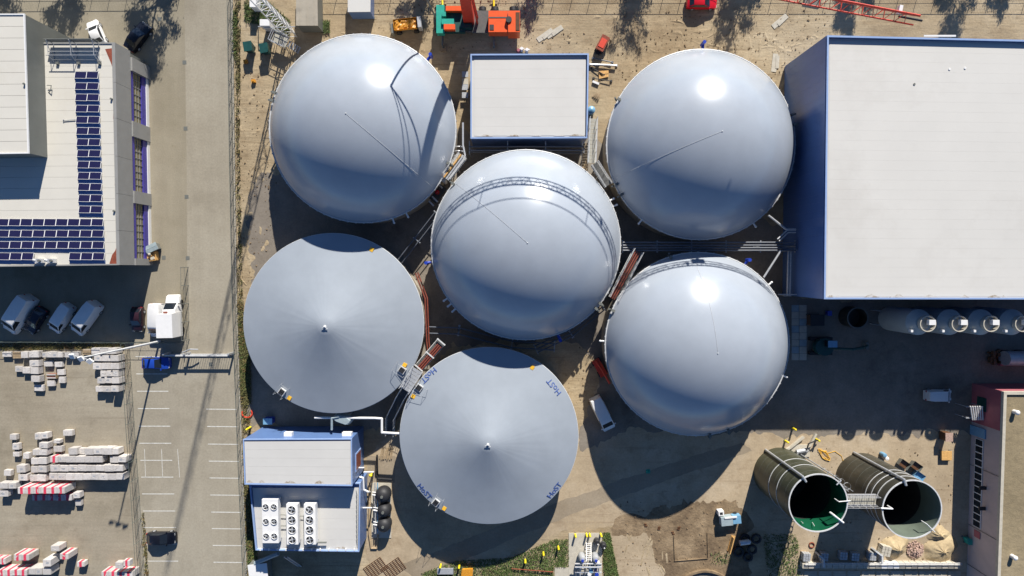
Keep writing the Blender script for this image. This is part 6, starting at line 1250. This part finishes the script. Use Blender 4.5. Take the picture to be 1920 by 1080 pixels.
# ------------------------------------------------------------------ trees beyond the top edge (their shadows fall into view)
def tree_proto(seed, h, cr):
    rg = random.Random(seed); tk = MB(); tk.cyl((0, 0, 0), (.1, 0, h * .45), .22, .15, n=8); tk.cyl((.1, 0, h * .45), (0, .1, h * .9), .15, .04, n=7); cl = []
    for i in range(26):
        z = h * rg.uniform(.3, .9); a = rg.uniform(0, 6.28); L = cr * rg.uniform(.5, 1.05) * (1.1 - .6 * abs(z / h - .55)); e = Vector((L * math.cos(a), L * math.sin(a), z + L * .45)); s = Vector((.05, 0, z)); tk.cyl(s, e, .07, .02, n=5)
        for q in (.45, .7, .9, 1.0): cl.append((s.lerp(e, q), .35 + .45 * rg.random()))
        for _ in range(3): e2 = s.lerp(e, rg.uniform(.4, .9)); e3 = e2 + Vector((rg.uniform(-1, 1), rg.uniform(-1, 1), rg.uniform(-.2, .9))) * .9; tk.cyl(e2, e3, .03, .01, n=4); cl.append((e3, .5))
    lf = MB()
    for c, r in cl:
        for _ in range(60):
            d = Vector((rg.gauss(0, 1), rg.gauss(0, 1), rg.gauss(0, .8))) * r * .55; p = c + d; u = Vector((rg.uniform(-1, 1), rg.uniform(-1, 1), rg.uniform(-1, 1))).normalized(); w = u.orthogonal().normalized(); s = rg.uniform(.07, .16); lf.add([p - u * s, p + w * s * .6, p + u * s, p - w * s * .6], [(0, 1, 2, 3)])
    return mesh('trunk', tk, mt['bark']), mesh('crown', lf, mt['leaf'])
protos = [tree_proto(1, 9.0, 2.6), tree_proto(2, 11.0, 3.0)]
cot = 1 / math.tan(SUN_EL)
for k, (x, y, pi, sc, lab) in enumerate(((110, 40, 0, 1.0, 'tree above the factory whose shadow lies left of the white car'), (272, 105, 1, 1.1, 'tree above the factory whose shadow covers the black car'), (770, 45, 0, .9, 'tree beyond the top fence shading the amber dumper'), (985, 22, 0, .9, 'tree beyond the top fence behind the crane cab'), (1172, 75, 0, 1.0, 'tree beyond the top fence left of the red car'), (1376, 62, 0, 1.0, 'tree beyond the top fence right of the red car'), (1590, 50, 1, .8, 'tree beyond the top fence whose shadow the red jib crosses'), (1778, 50, 1, .8, 'tree beyond the top fence above the warehouse'), (1870, 5, 0, .8, 'tree beyond the top right corner'), (20, -10, 0, .9, 'tree beyond the top left corner'))):
    s = W(x, y); hh = (9.0, 11.0)[pi] * sc; b = s + Vector((math.sin(SUN_AZ), math.cos(SUN_AZ), 0)) * hh * .97 * cot * .93
    t = thing('broadleaf_tree', lab, 'tree', (b.x, b.y, 0), 'trees beyond the top edge', random.uniform(0, 6), local=True); t.scale = (sc, sc, sc)
    for nm, me in zip(('trunk', 'crown'), protos[pi]): ob = bpy.data.objects.new(nm, me); COL.objects.link(ob); ob.parent = t

# ------------------------------------------------------------------ grass, weeds and loose stones
def scatter(name, label, areas, n, m, hmin, hmax, w, seed):
    rg = random.Random(seed); mb = MB()
    for (poly, share) in areas:
        P = [W2(x, y) for x, y in poly]; xs = [p[0] for p in P]; ys = [p[1] for p in P]; k = 0; tries = 0; cl = []
        while k < n * share and tries < n * 30:
            tries += 1
            if cl and rg.random() < .75: c = rg.choice(cl[-30:]); x, y = c[0] + rg.gauss(0, .35), c[1] + rg.gauss(0, .35)
            else: x, y = rg.uniform(min(xs), max(xs)), rg.uniform(min(ys), max(ys)); cl.append((x, y))
            ins = False
            for i in range(len(P)):
                (x1, y1), (x2, y2) = P[i], P[i - 1]
                if (y1 > y) != (y2 > y) and x < (x2 - x1) * (y - y1) / (y2 - y1) + x1: ins = not ins
            if not ins: continue
            k += 1; a = rg.uniform(0, 6.28); h = rg.uniform(hmin, hmax); le = rg.uniform(.3, 1.0) * h * 1.2; ca, sa = math.cos(a), math.sin(a); ww = w * rg.uniform(.6, 1.3)
            mb.add([(x - sa * ww, y + ca * ww, .01), (x + sa * ww, y - ca * ww, .01), (x + ca * le * .55 + sa * ww * .7, y + sa * le * .55 - ca * ww * .7, h * .75), (x + ca * le, y + sa * le, h * .8), (x + ca * le * .55 - sa * ww * .7, y + sa * le * .55 + ca * ww * .7, h * .75)], [(0, 1, 2, 4), (4, 2, 3)])
    o = solo(mb, name, m, label, 'grass', kind='stuff'); return o
verge = [(440, -20), (452, -20), (450, 270), (455, 540), (466, 690), (470, 800), (476, 1000), (480, 1090), (466, 1090), (458, 860), (450, 620), (444, 300)]
scatter('verge_weeds', 'dry weeds growing along the verge fence', [(verge, .5), ([(446, 560), (470, 600), (472, 760), (453, 760)], .3), ([(458, 900), (478, 900), (482, 1020), (464, 1030)], .2)], 7000, mt['weed'], .1, .5, .05, 1)
scatter('verge_grass', 'green grass tufts along the verge fence', [([(449, 600), (466, 620), (470, 740), (454, 740)], .25), ([(436, 20), (446, 20), (446, 110), (438, 110)], .1), ([(458, 0), (500, 0), (545, 40), (545, 70), (500, 50), (460, 40)], .4), ([(462, 990), (480, 990), (484, 1060), (466, 1060)], .15), ([(606, 40), (618, 40), (618, 62), (606, 62)], .1)], 5000, mt['grass'], .1, .45, .05, 2)
scatter('bank_grass', 'green grass bank at the bottom edge around the yellow bollards', [([(790, 1075), (850, 1052), (960, 1045), (1040, 1010), (1066, 1010), (1066, 1062), (1040, 1062), (1036, 1090), (800, 1100)], .62), ([(1130, 998), (1143, 998), (1162, 1090), (1132, 1090)], .22), ([(1430, 1000), (1495, 1000), (1500, 1085), (1440, 1090)], .12), ([(1330, 1035), (1372, 1035), (1372, 1055), (1335, 1060)], .01)], 15000, mt['grass'], .08, .3, .05, 3)
scatter('shed_weeds', 'dry weeds along the fence above the storage yard', [([(0, 643), (235, 643), (235, 654), (0, 656)], .7), ([(266, 960), (271, 960), (280, 1085), (273, 1085)], .1)], 3500, mt['weed'], .08, .35, .05, 4)
rg = random.Random(21); mb = MB()
areas = [(610, 1500, 60, 100, 260), (440, 520, 100, 540, 260), (1150, 1560, 20, 150, 380), (1160, 1420, 940, 1070, 300), (1500, 1790, 840, 1050, 200), (1060, 1120, 560, 760, 80), (700, 1000, 0, 60, 200)]
for x0, x1, y0, y1, n in areas:
    for _ in range(n):
        p = W(rg.uniform(x0, x1), rg.uniform(y0, y1)); s = rg.choice([.03, .04, .05, .06, .1]); mb.obox((p.x, p.y, s * .4), (s * 2, s * 1.5, s), rg.uniform(0, 3), rg.uniform(-.3, .3))
solo(mb, 'loose_stones', mt['soil'], 'loose stones scattered over the earth', 'stones', kind='stuff')
# ridges and ruts of churned earth along the top of the site
rg = random.Random(33); k = 0; mb = MB()
for x0, x1, y0, y1, n, dr in ((620, 1540, 60, 98, 26, 0), (1400, 1475, 60, 170, 22, 1), (442, 500, 130, 560, 34, 1), (1000, 1540, 22, 100, 30, 0), (1160, 1260, 1005, 1075, 18, 1)):
    for _ in range(n):
        p = W(rg.uniform(x0, x1), rg.uniform(y0, y1)); L = rg.uniform(.6, 3.2); a = rg.gauss(0 if dr == 0 else 1.45, .25); w = rg.uniform(.15, .4); h = rg.uniform(.02, .07); u = Vector((math.cos(a), math.sin(a), 0)); v = Vector((-u.y, u.x, 0)); q = []
        m = 7
        for i in range(m):
            f = i / (m - 1); c = p + u * L * (f - .5) + v * .12 * math.sin(f * 5 + p.x); s = math.sin(math.pi * f) ** .6 + .02; q += [c - v * w * s, c + Vector((0, 0, h * s * rg.uniform(.6, 1.2))), c + v * w * s]
        mb.add(q, [fc for i in range(m - 1) for fc in ((3 * i, 3 * i + 1, 3 * i + 4, 3 * i + 3), (3 * i + 1, 3 * i + 2, 3 * i + 5, 3 * i + 4))])
solo(mb, 'earth_ridges', mt['dirt'], 'churned ridges of earth left by wheels', 'earth', kind='stuff')
